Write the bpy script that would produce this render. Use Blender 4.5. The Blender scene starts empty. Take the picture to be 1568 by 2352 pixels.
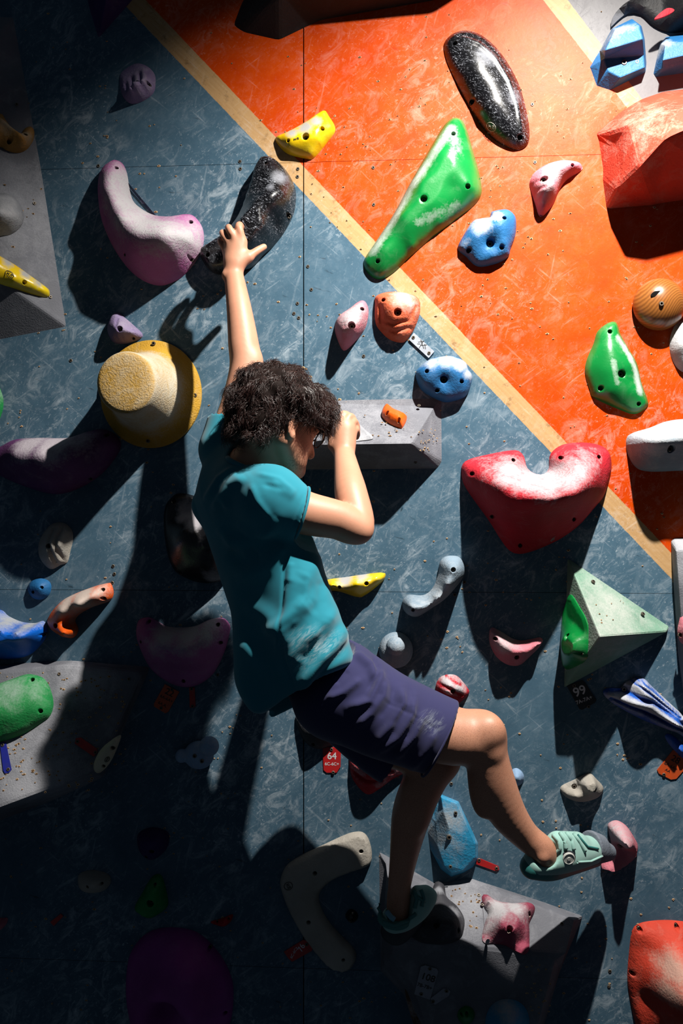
import bpy, bmesh, math, random
import numpy as np
from mathutils import Vector, Matrix
from mathutils.geometry import delaunay_2d_cdt

random.seed(7); np.random.seed(7)
scene = bpy.context.scene
COL = scene.collection

# ------------------------------------------------------------------ camera
DIST, FPX, YAW = 2.6, 2098.0, math.radians(4.0)
CAM = Vector((DIST * math.tan(YAW), -DIST, 0.0))
CDIR = Vector((-math.sin(YAW), math.cos(YAW), 0)); CRIGHT = Vector((math.cos(YAW), math.sin(YAW), 0))
cd = bpy.data.cameras.new('camera'); cam = bpy.data.objects.new('camera', cd); COL.objects.link(cam)
cd.sensor_fit = 'VERTICAL'; cd.sensor_height = 36.0; cd.lens = FPX / 2352.0 * 36.0
cam.location = CAM; cam.rotation_euler = (math.pi / 2, 0, YAW)
cd.clip_start = 0.05; cd.clip_end = 100
scene.camera = cam

def ray(u, v):
    return CDIR + CRIGHT * ((u - 784.0) / FPX) + Vector((0, 0, 1)) * ((1176.0 - v) / FPX)
def proj(P):
    d = Vector(P) - CAM
    z = d.dot(CDIR)
    return (784.0 + FPX * d.dot(CRIGHT) / z, 1176.0 - FPX * d.z / z)

class Frame:
    """a plane that holds are bolted to; local x along e1, local y along e2, local z = out of the plane"""
    def __init__(s, p0, n):
        s.p0 = Vector(p0); s.n = Vector(n).normalized()
        if s.n.y > 0: s.n = -s.n
        up = Vector((0, 0, 1)); s.e1 = up.cross(s.n)
        s.e1.normalize(); s.e2 = s.n.cross(s.e1).normalized()
    def W(s, u, v, h=0.0):
        d = ray(u, v); p = s.p0 + s.n * h
        t = (p - CAM).dot(s.n) / d.dot(s.n)
        return CAM + d * t
    def L(s, P):
        q = Vector(P) - s.p0
        return (q.dot(s.e1), q.dot(s.e2), q.dot(s.n))
    def loc(s, u, v, h=0.0): return s.L(s.W(u, v, h))
    def rot(s): return Matrix((s.e1, s.e2, s.n)).transposed()
WALL = Frame((0, 0, 0), (0, -1, 0))
def height(fr, u, v): return -fr.W(u, v).y
def lifted(h): return Frame((0, -h, 0), (0, -1, 0))
def plane3(a, b, c):
    A, B, C = (WALL.W(*p) for p in (a, b, c))
    return Frame(A, (B - A).cross(C - A))

# ------------------------------------------------------------------ light
scene.view_settings.view_transform = 'Standard'; scene.view_settings.look = 'None'
scene.view_settings.exposure = 0.0; scene.view_settings.gamma = 1.0
scene.view_settings.use_curve_mapping = False
scene.cycles.max_bounces = 5; scene.cycles.diffuse_bounces = 2; scene.cycles.glossy_bounces = 2; scene.cycles.transmission_bounces = 4
world = bpy.data.worlds.new('gym_air'); scene.world = world; world.use_nodes = True
bg = world.node_tree.nodes['Background']
bg.inputs[0].default_value = (0.55, 0.75, 1.0, 1); bg.inputs[1].default_value = 0.042
LAMP_OUT = 1.10
lf = WALL.W(1420, -370, 0)
sd = bpy.data.lights.new('spot_lamp', 'SPOT'); so = bpy.data.objects.new('spot_lamp', sd); COL.objects.link(so)
so.location = (lf.x, -LAMP_OUT, lf.z)
aim = WALL.W(1100, 1400, 0)
so.rotation_euler = (aim - so.location).to_track_quat('-Z', 'Y').to_euler()
sd.energy = 800; sd.spot_size = math.radians(101); sd.spot_blend = 1.0; sd.shadow_soft_size = 0.022
sd.color = (1.0, 0.95, 0.88)

# ------------------------------------------------------------------ helpers
ALB = 0.6     # paints and resins are fairly dark; the lamp is correspondingly strong
def lin(c):
    return tuple(ALB * ((x / 255) / 12.92 if x / 255 <= .04045 else ((x / 255 + .055) / 1.055) ** 2.4) for x in c) + (1.0,)

class NT:
    def __init__(s, name):
        s.m = bpy.data.materials.new(name); s.m.use_nodes = True
        s.t = s.m.node_tree; s.b = s.t.nodes['Principled BSDF']
    def n(s, typ, **kw):
        x = s.t.nodes.new(typ)
        for k, v in kw.items(): setattr(x, k, v)
        return x
    def put(s, sock, val):
        if isinstance(val, bpy.types.NodeSocket): s.t.links.new(val, sock)
        else: sock.default_value = val
    def math(s, op, a, b=0.0, c=None, clamp=False):
        x = s.n('ShaderNodeMath', operation=op); x.use_clamp = clamp
        s.put(x.inputs[0], a); s.put(x.inputs[1], b)
        if c is not None: s.put(x.inputs[2], c)
        return x.outputs[0]
    def mix(s, f, a, b):
        x = s.n('ShaderNodeMix', data_type='RGBA')
        s.put(x.inputs[0], f); s.put(x.inputs[6], a); s.put(x.inputs[7], b)
        return x.outputs[2]
    def noise(s, vec, scale, detail=4, rough=.6, dist=0.0):
        x = s.n('ShaderNodeTexNoise'); s.put(x.inputs['Vector'], vec)
        x.inputs['Scale'].default_value = scale; x.inputs['Detail'].default_value = detail
        x.inputs['Roughness'].default_value = rough; x.inputs['Distortion'].default_value = dist
        return x.outputs[0]
    def ramp(s, f, lo, hi):
        x = s.n('ShaderNodeMapRange'); s.put(x.inputs[0], f)
        x.inputs[1].default_value = lo; x.inputs[2].default_value = hi
        return x.outputs[0]
    def mapping(s, vec, rot=(0, 0, 0), scale=(1, 1, 1), loc=(0, 0, 0)):
        x = s.n('ShaderNodeMapping'); s.put(x.inputs[0], vec); x.inputs['Rotation'].default_value = rot     # turn first,
        y = s.n('ShaderNodeMapping'); s.put(y.inputs[0], x.outputs[0])                                       # then stretch
        y.inputs['Location'].default_value = loc; y.inputs['Scale'].default_value = scale
        return y.outputs[0]
    def bump(s, h, strength, dist=.01):
        x = s.n('ShaderNodeBump'); x.inputs['Strength'].default_value = strength; x.inputs['Distance'].default_value = dist
        s.put(x.inputs['Height'], h); s.put(s.b.inputs['Normal'], x.outputs[0])

def plain(name, col, rough=.5, metal=0.0, spec=.5):
    k = NT(name); k.b.inputs['Base Color'].default_value = lin(col)
    k.b.inputs['Roughness'].default_value = rough; k.b.inputs['Metallic'].default_value = metal
    k.b.inputs['Specular IOR Level'].default_value = spec
    return k.m

def hold_mat(name, col, rough=.75, bump=.35, grain=160, chalk=(222, 218, 222), col2=None, spec=.3, dust=.35, streak=False):
    """cast resin: one colour with a sandy grain, chalk rubbed in where hands go (mesh attribute) and a little everywhere"""
    chalk = tuple(c * .88 for c in chalk)
    k = NT(name); tc = k.n('ShaderNodeTexCoord').outputs['Object']
    at = k.n('ShaderNodeAttribute', attribute_name='chalk').outputs['Fac']
    n1 = k.noise(tc, 22, 6, .65, .6); n2 = k.noise(tc, grain, 3, .6); n3 = k.noise(tc, 9, 3, .5)
    base = k.mix(k.ramp(n3, .35, .7), lin(col), lin(col2 or tuple(min(255, c * 1.12 + 4) for c in col)))
    f = k.math('ADD', k.math('MULTIPLY', at, 1.5), k.math('MULTIPLY', k.math('SUBTRACT', n1, .5), 1.6))
    f = k.math('SUBTRACT', f, .28)
    f = k.math('ADD', f, k.math('MULTIPLY', k.math('SUBTRACT', n2, .5), .9))
    f = k.math('MULTIPLY', k.math('MAXIMUM', f, 0.0), 1.0, clamp=True)
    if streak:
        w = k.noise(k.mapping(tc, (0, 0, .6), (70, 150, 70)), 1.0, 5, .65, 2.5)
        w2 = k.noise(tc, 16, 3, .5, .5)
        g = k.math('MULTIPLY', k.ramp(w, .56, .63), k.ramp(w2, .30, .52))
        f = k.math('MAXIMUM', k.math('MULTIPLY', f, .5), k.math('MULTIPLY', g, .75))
    f = k.math('MAXIMUM', f, k.math('MULTIPLY', k.ramp(n1, .52, .8), dust))
    k.put(k.b.inputs['Base Color'], k.mix(f, base, lin(chalk)))
    k.put(k.b.inputs['Roughness'], k.math('ADD', rough, k.math('MULTIPLY', f, .9 - rough), clamp=True))
    k.b.inputs['Specular IOR Level'].default_value = spec
    k.bump(k.math('ADD', n2, k.math('MULTIPLY', n1, .5)), bump, .004)
    return k.m

def new_mesh(name, V, F, mat, smooth=True, mats=None, midx=None):
    me = bpy.data.meshes.new(name); me.from_pydata([tuple(v) for v in V], [], [tuple(f) for f in F])
    for m in (mats or [mat]): me.materials.append(m)
    if midx is not None: me.polygons.foreach_set('material_index', midx)
    if smooth: me.polygons.foreach_set('use_smooth', [True] * len(me.polygons))
    me.update()
    return me
def link(name, me, parent=None, loc=None, rot=None):
    o = bpy.data.objects.new(name, me); COL.objects.link(o)
    if loc is not None: o.location = loc
    if rot is not None: o.rotation_euler = rot.to_euler()
    if parent is not None:
        o.parent = parent
    return o
def tag(o, label, cat, group=None, kind=None):
    o['label'] = label
    if cat: o['category'] = cat
    if group: o['group'] = group
    if kind: o['kind'] = kind
    return o

def catmull(pts, step):
    P = np.array(pts, float); n = len(P); out = []
    for i in range(n):
        p0, p1, p2, p3 = P[i - 1], P[i], P[(i + 1) % n], P[(i + 2) % n]
        m = max(1, int(np.linalg.norm(p2 - p1) / step))
        for j in range(m):
            t = j / m
            out.append(.5 * (2 * p1 + (p2 - p0) * t + (2 * p0 - 5 * p1 + 4 * p2 - p3) * t * t + (3 * p1 - p0 - 3 * p2 + p3) * t ** 3))
    return np.array(out)
def straight(pts, step):
    P = np.array(pts, float); n = len(P); out = []
    for i in range(n):
        a, b = P[i], P[(i + 1) % n]; m = max(1, int(np.linalg.norm(b - a) / step))
        for j in range(m): out.append(a + (b - a) * j / m)
    return np.array(out)
def seg_dist(p, poly, closed=True):
    d = np.full(len(p), 1e9); n = len(poly)
    for i in range(n if closed else n - 1):
        a = poly[i]; b = poly[(i + 1) % n]; ab = b - a; L = ab.dot(ab) + 1e-12
        t = np.clip(((p - a) @ ab) / L, 0, 1); q = a + t[:, None] * ab
        d = np.minimum(d, np.hypot(*(p - q).T))
    return d
def inside(p, poly):
    x, y = p[:, 0], p[:, 1]; c = np.zeros(len(p), bool); n = len(poly)
    for i in range(n):
        x0, y0 = poly[i]; x1, y1 = poly[i - 1]
        hit = ((y0 > y) != (y1 > y))
        with np.errstate(divide='ignore', invalid='ignore'):
            c ^= hit & (x < (x1 - x0) * (y - y0) / (y1 - y0 + 1e-15) + x0)
    return c
def tps(P, h, Q):
    def U(r2): return r2 * np.log(r2 + 1e-12)
    n = len(P); d = ((P[:, None] - P[None]) ** 2).sum(2)
    A = np.zeros((n + 3, n + 3)); A[:n, :n] = U(d) + np.eye(n) * 1e-6; A[:n, n] = 1; A[:n, n + 1:] = P
    A[n, :n] = 1; A[n + 1:, :n] = P.T
    s = np.linalg.solve(A, np.r_[h, 0, 0, 0])
    return U(((Q[:, None] - P[None]) ** 2).sum(2)) @ s[:n] + s[n] + Q @ s[n + 1:]

# shared hardware meshes ------------------------------------------------
M_STEEL = plain('zinc_steel', (120, 110, 98), .5, .6)
M_DARKSTEEL = plain('dark_steel', (45, 40, 38), .45, .8)
M_HOLE = plain('bolt_recess', (10, 9, 9), .9, 0, .1)
def bolt_mesh(name, r, ht, mat_a, mat_b, n=10):
    V, F, mi = [], [], []
    prof = [(r, 0), (r, ht * .7), (r * .85, ht), (r * .5, ht), (r * .42, ht * .3)]
    for (rr, z) in prof:
        for i in range(n):
            a = 2 * math.pi * i / n; V.append((rr * math.cos(a), rr * math.sin(a), z))
    for k in range(len(prof) - 1):
        for i in range(n):
            F.append((k * n + i, k * n + (i + 1) % n, (k + 1) * n + (i + 1) % n, (k + 1) * n + i)); mi.append(1 if k >= 3 else 0)
    F.append(tuple(range((len(prof) - 1) * n, len(prof) * n))); mi.append(1)
    return new_mesh(name, V, F, None, False, [mat_a, mat_b], mi)
BOLT = bolt_mesh('bolt', .0072, .006, M_STEEL, M_HOLE)
SCREW = bolt_mesh('screw', .0048, .0022, M_STEEL, M_HOLE)

def add_bolt(parent, fr, a, b, h, org, mesh=None, scale=1.0, name='bolt'):
    o = bpy.data.objects.new(name, mesh or BOLT); COL.objects.link(o); o.parent = parent
    o.location = (a - org[0], b - org[1], h); o.scale = (scale,) * 3
    o.rotation_euler = (0, 0, random.random() * 3)
    return o

def hold(name, label, outline, ctrl, mat, cat='climbing hold', group=None, fr=WALL, edge=.012, rw=.012, res=.0065,
         holes=(), chalk=(), grooves=(), smooth=True, rough=0.0, sharp=False, parent=None):
    """outline: silhouette on the plane (photo pixels); ctrl: (u, v, height) points on the surface"""
    if grooves: res = min(res, .0042)
    o2 = np.array([fr.loc(u, v, 0)[:2] for u, v in outline])
    poly = straight(o2, res) if sharp else catmull(o2, res)
    if (np.roll(poly[:, 0], -1) * poly[:, 1] - poly[:, 0] * np.roll(poly[:, 1], -1)).sum() > 0: poly = poly[::-1]
    org = poly.mean(0)
    # interior grid
    lo, hi = poly.min(0), poly.max(0); rows = int((hi[1] - lo[1]) / (res * .87)) + 1
    g = []
    for j in range(rows):
        xs = np.arange(lo[0] + (j % 2) * res / 2, hi[0], res); g.append(np.c_[xs, np.full(len(xs), lo[1] + j * res * .87)])
    g = np.concatenate(g); g += (np.random.rand(*g.shape) - .5) * res * .2
    d = seg_dist(g, poly); g = g[inside(g, poly) & (d > res * .55)]
    # loops just inside the rim
    t = np.roll(poly, -1, 0) - np.roll(poly, 1, 0); t /= np.linalg.norm(t, axis=1)[:, None] + 1e-9
    nin = np.c_[t[:, 1], -t[:, 0]]
    loops = []
    for f in (.12, .45):
        q = poly + nin * rw * f; ok = inside(q, poly) & (seg_dist(q, poly) > rw * f * .7); loops.append(q[ok])
    g = g[seg_dist(g, poly) > max(res * .55, rw * .6)]
    P = np.concatenate([poly] + loops + [g]); 
    hl = [(fr.loc(u, v, hh), r / 807.0) for (u, v, hh, r) in holes]
    keep = np.ones(len(P), bool)
    for (c, r) in hl:
        k = np.hypot(P[:, 0] - c[0], P[:, 1] - c[1]) < r * 1.35; k[:len(poly)] = False; keep &= ~k
    P = P[keep]
    extra, exd, ring_edges = [], [], []
    for (c, r) in hl:
        e0 = len(P) + len(extra)
        for q_, (rr, dd) in enumerate(((1.15, 0), (1.0, .0012), (.9, 1), (.45, 1))):
            if q_ in (1, 2): ring_edges += [(e0 + q_ * 12 + i, e0 + q_ * 12 + (i + 1) % 12) for i in range(12)]
            for i in range(12):
                a = 2 * math.pi * i / 12
                extra.append((c[0] + rr * r * math.cos(a), c[1] + rr * r * math.sin(a))); exd.append(dd)
        extra.append(c[:2]); exd.append(1)
    nb = len(P)
    if extra: P = np.concatenate([P, np.array(extra)])
    # heights
    cp = np.array([fr.loc(*c)[:2] for c in ctrl]); ch = np.array([c[2] for c in ctrl])
    bp = poly[::max(1, len(poly) // 48)]
    if sharp:   # faceted: linear over the triangulation of the control points
        allp = np.concatenate([o2, cp]); allh = np.r_[np.full(len(o2), edge), ch]
        r = delaunay_2d_cdt([Vector(p) for p in allp], [], [], 0, 1e-6)
        H = np.full(len(P), edge)
        for f in r[2]:
            A, B, C = (np.array(r[0][i]) for i in f); ha, hb, hc = (allh[r[3][i][0]] for i in f)
            m = np.array([[B[0] - A[0], C[0] - A[0]], [B[1] - A[1], C[1] - A[1]]])
            if abs(np.linalg.det(m)) < 1e-12: continue
            w = np.linalg.solve(m, (P - A).T); ok = (w[0] > -1e-6) & (w[1] > -1e-6) & (w.sum(0) < 1 + 1e-6)
            H[ok] = ha + w[0][ok] * (hb - ha) + w[1][ok] * (hc - ha)
    else:
        H = tps(np.concatenate([bp, cp]), np.r_[np.full(len(bp), edge), ch], P)
    H = np.clip(H, edge * .6, max(ch.max(), edge) * 1.12)
    dist = seg_dist(P, poly)
    s = np.clip(dist / rw, 0, 1); H = H * (.25 + .75 * np.sqrt(1 - (1 - s) ** 2))
    for (pts, depth, wd) in grooves:
        q = np.array([fr.loc(u, v, ch.mean())[:2] for u, v in pts]); gd = seg_dist(P, q, False)
        H = H - depth * np.exp(-(gd / (1.5 * wd / 807.0)) ** 2) * np.clip(dist / .006, 0, 1)
    if rough: H = H + (np.random.rand(len(H)) - .5) * rough * (dist > .002)
    H = np.maximum(H, .002)
    holeh = []
    if extra:
        per = 49
        for k, (c, r) in enumerate(hl):
            sl = slice(nb + k * per, nb + (k + 1) * per); hs = H[sl].copy(); top = hs[:12].mean()
            dep = min(top * .75, .022 if r > .006 else .012)
            for i in range(per):
                dd = exd[k * per + i]
                hs[i] = hs[i] if dd == 0 else (hs[i] - .0012 if dd < 1 else top - dep)
            H[sl] = hs; holeh.append(top - dep)
    r = delaunay_2d_cdt([Vector(p) for p in P], [(i, (i + 1) % len(poly)) for i in range(len(poly))] + ring_edges, [], 1, 1e-7)
    src = [x[0] if x else 0 for x in r[3]]
    V = [(p[0] - org[0], p[1] - org[1], H[src[i]]) for i, p in enumerate(r[0])]; F = [tuple(f) for f in r[2]]
    inv = {s_: i for i, s_ in enumerate(src)}
    rim = [inv[i] for i in range(len(poly)) if i in inv]; n0 = len(V)
    V += [(V[i][0], V[i][1], -.004) for i in rim]
    m = len(rim); F += [(rim[i], n0 + i, n0 + (i + 1) % m, rim[(i + 1) % m]) for i in range(m)]
    me = new_mesh(name, V, F, mat, smooth)
    bm = bmesh.new(); bm.from_mesh(me); bmesh.ops.recalc_face_normals(bm, faces=bm.faces)
    if bm.faces and sum(f.normal.z * f.calc_area() for f in bm.faces) < 0: bmesh.ops.reverse_faces(bm, faces=bm.faces)
    for e in bm.edges:
        if len(e.link_faces) == 2 and e.calc_face_angle(0) > (.35 if sharp else .9): e.smooth = False
    bm.to_mesh(me); bm.free()
    VA = np.array(V)
    at = me.attributes.new('chalk', 'FLOAT', 'POINT'); cv = np.zeros(len(V))
    for (u, v, rr, st) in chalk:
        c = np.array([fr.loc(a, b, ch.mean())[:2] for a, b in (u if v is None else [(u, v)] * 2)]) - org
        cv = np.maximum(cv, st * np.clip(1.25 - seg_dist(VA[:, :2], c, False) / (rr / 807.0), 0, 1))
    for (pts, depth, wd) in grooves:      # the bottoms of the grooves keep their own colour
        if depth > 0:
            q = np.array([fr.loc(u, v, ch.mean())[:2] for u, v in pts]) - org; cv *= 1 - .95 * np.exp(-(seg_dist(VA[:, :2], q, False) / (1.3 * wd / 807.0)) ** 2)
    at.data.foreach_set('value', cv.astype(np.float32))
    W0 = fr.p0 + fr.e1 * org[0] + fr.e2 * org[1]
    ob = link(name, me, parent, W0, fr.rot())
    for (c, rr), hh in zip(hl, holeh):
        sc = rr / .0105 if rr < .0105 else 1.0
        add_bolt(ob, fr, c[0], c[1], hh, org, BOLT if rr > .006 else SCREW, max(.75, sc) if rr > .006 else 1.0, 'bolt' if rr > .006 else 'screw')
    if label: tag(ob, label, cat, group)
    return ob

def volume(name, label, verts, faces, mat, cat='wall volume', bevel=.006, fr=WALL, screws=(), chalk=(), subs=0):
    P = [Vector(fr.loc(*v)) for v in verts]; org = sum(P, Vector()) / len(P); org.z = 0
    me = new_mesh(name, [p - org for p in P], faces, mat, False)
    bm = bmesh.new(); bm.from_mesh(me); bmesh.ops.recalc_face_normals(bm, faces=bm.faces)
    if sum(f.normal.z * f.calc_area() for f in bm.faces) < 0: bmesh.ops.reverse_faces(bm, faces=bm.faces)
    if bevel:
        ed = [e for e in bm.edges if len(e.link_faces) == 2]
        bmesh.ops.bevel(bm, geom=ed, offset=bevel, segments=2, profile=.6, affect='EDGES')
    # outer walls down to the plane
    bmesh.ops.triangulate(bm, faces=bm.faces)
    for _ in range(12):
        le = [e for e in bm.edges if e.calc_length() > .035]
        if not le: break
        bmesh.ops.subdivide_edges(bm, edges=le, cuts=1); bmesh.ops.triangulate(bm, faces=[f for f in bm.faces if len(f.verts) > 3])
    bm.to_mesh(me); bm.free()
    at = me.attributes.new('chalk', 'FLOAT', 'POINT'); VA = np.array([v.co[:2] for v in me.vertices]); cv = np.zeros(len(VA))
    for (u, v, hh, rr, st) in chalk:
        c = np.array(fr.loc(u, v, hh)[:2]) - np.array(org[:2])
        cv = np.maximum(cv, st * np.clip(1.25 - np.hypot(*(VA - c).T) / (rr / 807.0), 0, 1))
    at.data.foreach_set('value', cv.astype(np.float32))
    W0 = fr.p0 + fr.e1 * org.x + fr.e2 * org.y
    ob = link(name, me, None, W0, fr.rot())
    if label: tag(ob, label, cat)
    return ob

def seat(parent, fr, u, v, h=0.0, mesh=None, scale=1.0, name='screw'):
    """a screw head on a plane, as a part of parent"""
    P = fr.W(u, v, h); o = bpy.data.objects.new(name, mesh or SCREW); COL.objects.link(o); o.parent = parent
    M = Matrix.Translation(P) @ fr.rot().to_4x4()
    pm = Matrix.LocRotScale(parent.location, parent.rotation_euler, parent.scale)
    o.matrix_local = pm.inverted() @ M; o.scale = (scale,) * 3
    return o
from mathutils.bvhtree import BVHTree
# ------------------------------------------------------------------ wall
def line_xz(p, q):
    a, b = WALL.W(*p), WALL.W(*q); dx, dz = b.x - a.x, b.z - a.z; L = math.hypot(dx, dz)
    A, B = dz / L, -dx / L; C = -(A * a.x + B * a.z)
    r = WALL.W(p[0] + 100, p[1])
    return (A, B, C) if A * r.x + B * r.z + C > 0 else (-A, -B, -C)
def wall_material():
    k = NT('painted_plywood'); pos = k.n('ShaderNodeNewGeometry').outputs['Position']
    sx = k.n('ShaderNodeSeparateXYZ'); k.put(sx.inputs[0], pos); X, Z = sx.outputs[0], sx.outputs[2]
    big = k.noise(pos, 2.2, 3, .6); mid = k.noise(pos, 9, 5, .7); fine = k.noise(pos, 55, 3, .7)
    wob = k.math('MULTIPLY', k.math('SUBTRACT', fine, .5), .004)
    def side(p, q):
        A, B, C = line_xz(p, q)
        s = k.math('ADD', k.math('ADD', k.math('MULTIPLY', X, A), k.math('MULTIPLY', Z, B)), C)
        return k.ramp(k.math('ADD', s, wob), -.0008, .0008)
    s1 = side((295, 21), (1544, 1332)); s2 = side((334, 0), (1540, 1269)); s3 = side((1247, 0), (1360, 145)); s4 = side((1303, 0), (1469, 221))
    sc = None
    for rot, sca, lo in (((0, .6, 0), (5, 1, 70), .63), ((0, -.75, 0), (6, 1, 90), .64), ((0, 1.35, 0), (4, 1, 80), .645)):
        w = k.noise(k.mapping(pos, rot, sca), 1.0, 2, .62); w = k.ramp(w, lo - .01, lo + .05)
        sc = w if sc is None else k.math('MAXIMUM', sc, w)
    curl = k.noise(k.mapping(pos, (0, .8, 0), (13, 1, 21)), 1.0, 5, .76, 1.1); curl = k.ramp(curl, .50, .70)
    patch = k.ramp(big, .38, .62)
    chalk = k.math('MULTIPLY', k.math('MULTIPLY', curl, patch), 1.0)
    chalk = k.math('ADD', chalk, k.math('MULTIPLY', k.math('MULTIPLY', sc, k.ramp(mid, .42, .62)), .42))
    chalk = k.math('ADD', chalk, k.math('MULTIPLY', k.ramp(k.math('MULTIPLY', mid, fine), .24, .5), .14), clamp=True)
    fl = k.ramp(k.noise(pos, 46, 4, .82), .58, .67); fl2 = k.ramp(k.noise(k.mapping(pos, (0, .9, 0), (60, 1, 150)), 1.0, 3, .7), .60, .68)
    chalk = k.math('MAXIMUM', chalk, k.math('MULTIPLY', k.math('MULTIPLY', k.math('MAXIMUM', fl, fl2), k.ramp(big, .33, .58)), .8))
    scuff = k.noise(k.mapping(pos, (0, -.3, 0), (14, 1, 60), (3, 0, 1)), 1.0, 3, .6); scuff = k.math('MULTIPLY', k.ramp(scuff, .66, .74), .6)
    blue = k.mix(k.ramp(mid, .3, .75), lin((70, 100, 120)), lin((87, 118, 138)))
    blue = k.mix(scuff, blue, lin((32, 42, 52)))
    blue = k.mix(k.math('MULTIPLY', chalk, .85), blue, lin((186, 200, 210)))
    ora = k.mix(k.ramp(mid, .3, .75), lin((204, 62, 2)), lin((220, 82, 3)))
    ora = k.mix(k.math('MULTIPLY', scuff, .8), ora, lin((170, 36, 20)))
    ora = k.mix(k.math('MULTIPLY', chalk, .64), ora, lin((238, 172, 154)))
    grain = k.noise(k.mapping(pos, (0, -.8, 0), (6, 1, 130)), 1.0, 3, .6)
    tan = k.mix(grain, lin((178, 136, 88)), lin((216, 178, 128)))
    tan = k.mix(k.math('MULTIPLY', k.ramp(k.noise(pos, 26, 4, .75), .55, .72), .7), tan, lin((104, 78, 52)))
    tan = k.mix(k.math('MULTIPLY', chalk, .5), tan, lin((228, 214, 196)))
    whi = k.mix(k.ramp(mid, .3, .8), lin((118, 117, 120)), lin((132, 130, 133)))
    c = k.mix(s1, blue, tan); c = k.mix(s2, c, ora); c = k.mix(s3, c, tan); c = k.mix(s4, c, whi)
    k.put(k.b.inputs['Base Color'], c)
    k.put(k.b.inputs['Roughness'], k.math('ADD', .42, k.math('MULTIPLY', chalk, .4)))
    k.b.inputs['Specular IOR Level'].default_value = .1
    k.bump(k.noise(pos, 70, 2, .6), .10, .003)
    return k.m
M_WALL = wall_material()
M_BACK = plain('wall_frame_timber', (24, 20, 18), .9, 0, .1)
M_TORN = plain('torn_plywood', (214, 178, 138), .9, 0, .1)

def xz(u, v): p = WALL.W(u, v); return p.x, p.z
cols = [-1273, -288, 697, 1682, 2667]; rows = [-1598, -613, 373, 1358, 2224, 3210]
XS = [xz(c, 1176)[0] for c in cols]; ZS = [xz(697, r)[1] for r in rows]
def box_mesh(name, x0, x1, y0, y1, z0, z1, mat):
    V = [(x, y, z) for x in (x0, x1) for y in (y0, y1) for z in (z0, z1)]
    F = [(0, 1, 3, 2), (4, 6, 7, 5), (0, 4, 5, 1), (2, 3, 7, 6), (0, 2, 6, 4), (1, 5, 7, 3)]
    return new_mesh(name, V, F, mat, False)
wall = link('wall_back', box_mesh('wall_back', XS[0], XS[-1], .019, .06, ZS[-1], ZS[0], M_BACK))
tag(wall, 'timber backing of the painted plywood climbing wall', None, kind='structure')
for i in range(len(cols) - 1):
    for j in range(len(rows) - 1):
        g = .0016
        link('panel', box_mesh('panel', XS[i] + g, XS[i + 1] - g, 0, .018, ZS[j + 1] + .0006, ZS[j] - .0006, M_WALL), wall)

def splinter_holes(name, spots, fr, parent, size=.0027):
    V, F, mi = [], [], []
    M = Matrix.LocRotScale(parent.location, parent.rotation_euler, parent.scale).inverted()
    for (u, v) in spots:
        c = fr.W(u, v, .0006); n = 7; b = len(V); ro = size * random.uniform(.55, 1.15); st = random.uniform(1, 1.9)
        for rr, hh in ((1.0, 0), (.62, .0012), (.42, -.0002)):
            for i in range(n):
                a = 2 * math.pi * i / n; q = ro * rr * random.uniform(.75, 1.25)
                V.append(M @ (c + fr.e1 * (q * math.cos(a) * st) + fr.e2 * (q * math.sin(a)) + fr.n * hh))
        for k in range(2):
            for i in range(n):
                F.append((b + k * n + i, b + k * n + (i + 1) % n, b + (k + 1) * n + (i + 1) % n, b + (k + 1) * n + i)); mi.append(0)
        F.append(tuple(b + 2 * n + i for i in range(n))); mi.append(1)
    o = link(name, new_mesh(name, V, F, None, False, [M_TORN, M_HOLE], mi), parent); o['kind'] = 'stuff'
    return o
rs = random.Random(11); spots = []
while len(spots) < 900:
    u, v = rs.uniform(-60, 1640), rs.uniform(-60, 2420); spots.append((u, v))
    while rs.random() < .25: spots.append((u + rs.uniform(-40, 40), v + rs.uniform(-30, 30)))
spots += [(704, 700), (692, 890), (688, 590), (1020, 1345)]
splinter_holes('screw_holes', spots, WALL, wall)
for (u, v) in [(551, 371), (552, 388), (684, 388), (683, 406), (858, 470), (857, 385), (715, 665), (683, 697), (675, 720), (686, 730), (707, 612), (226, 381), (1228, 373), (1222, 240),
               (260, 1300), (263, 1318), (258, 1338), (1044, 1366), (1066, 1337), (835, 818), (163, 828), (1003, 375), (1036, 1800), (500, 1550), (1400, 2230), (1398, 2265)]:
    seat(wall, WALL, u, v, 0)

# ------------------------------------------------------------------ hold materials
pk = hold_mat('pink_resin', (172, 94, 152), bump=.5, dust=.25)
pk2 = hold_mat('dusty_pink_resin', (206, 118, 132), bump=.5, dust=.4)
viol = hold_mat('violet_resin', (92, 44, 96), bump=.5, dust=.2, chalk=(214, 204, 214))
dpur = hold_mat('dark_purple_resin', (52, 34, 92), bump=.4, dust=.1)
lav = hold_mat('lavender_resin', (128, 112, 150), bump=.5, dust=.5, chalk=(196, 186, 204))
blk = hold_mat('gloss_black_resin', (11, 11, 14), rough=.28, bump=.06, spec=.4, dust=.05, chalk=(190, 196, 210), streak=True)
blk2 = hold_mat('black_resin', (16, 16, 19), rough=.3, bump=.15, spec=.5, dust=.12, chalk=(176, 172, 178))
bvol = hold_mat('black_volume_paint', (20, 20, 24), rough=.6, bump=.3, dust=.12, chalk=(120, 122, 130))
yel = hold_mat('yellow_resin', (246, 200, 16), rough=.3, bump=.12, dust=.08, chalk=(206, 204, 200), spec=.5)
yel2 = hold_mat('mustard_coating', (182, 138, 36), bump=.7, grain=210, dust=.25, chalk=(238, 226, 200))
grn = hold_mat('green_resin', (8, 124, 54), rough=.3, bump=.08, dust=.12, chalk=(206, 226, 214), spec=.5)
grn2 = hold_mat('green_matte_resin', (26, 136, 68), rough=.7, bump=.4, dust=.3, chalk=(178, 212, 190))
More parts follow.
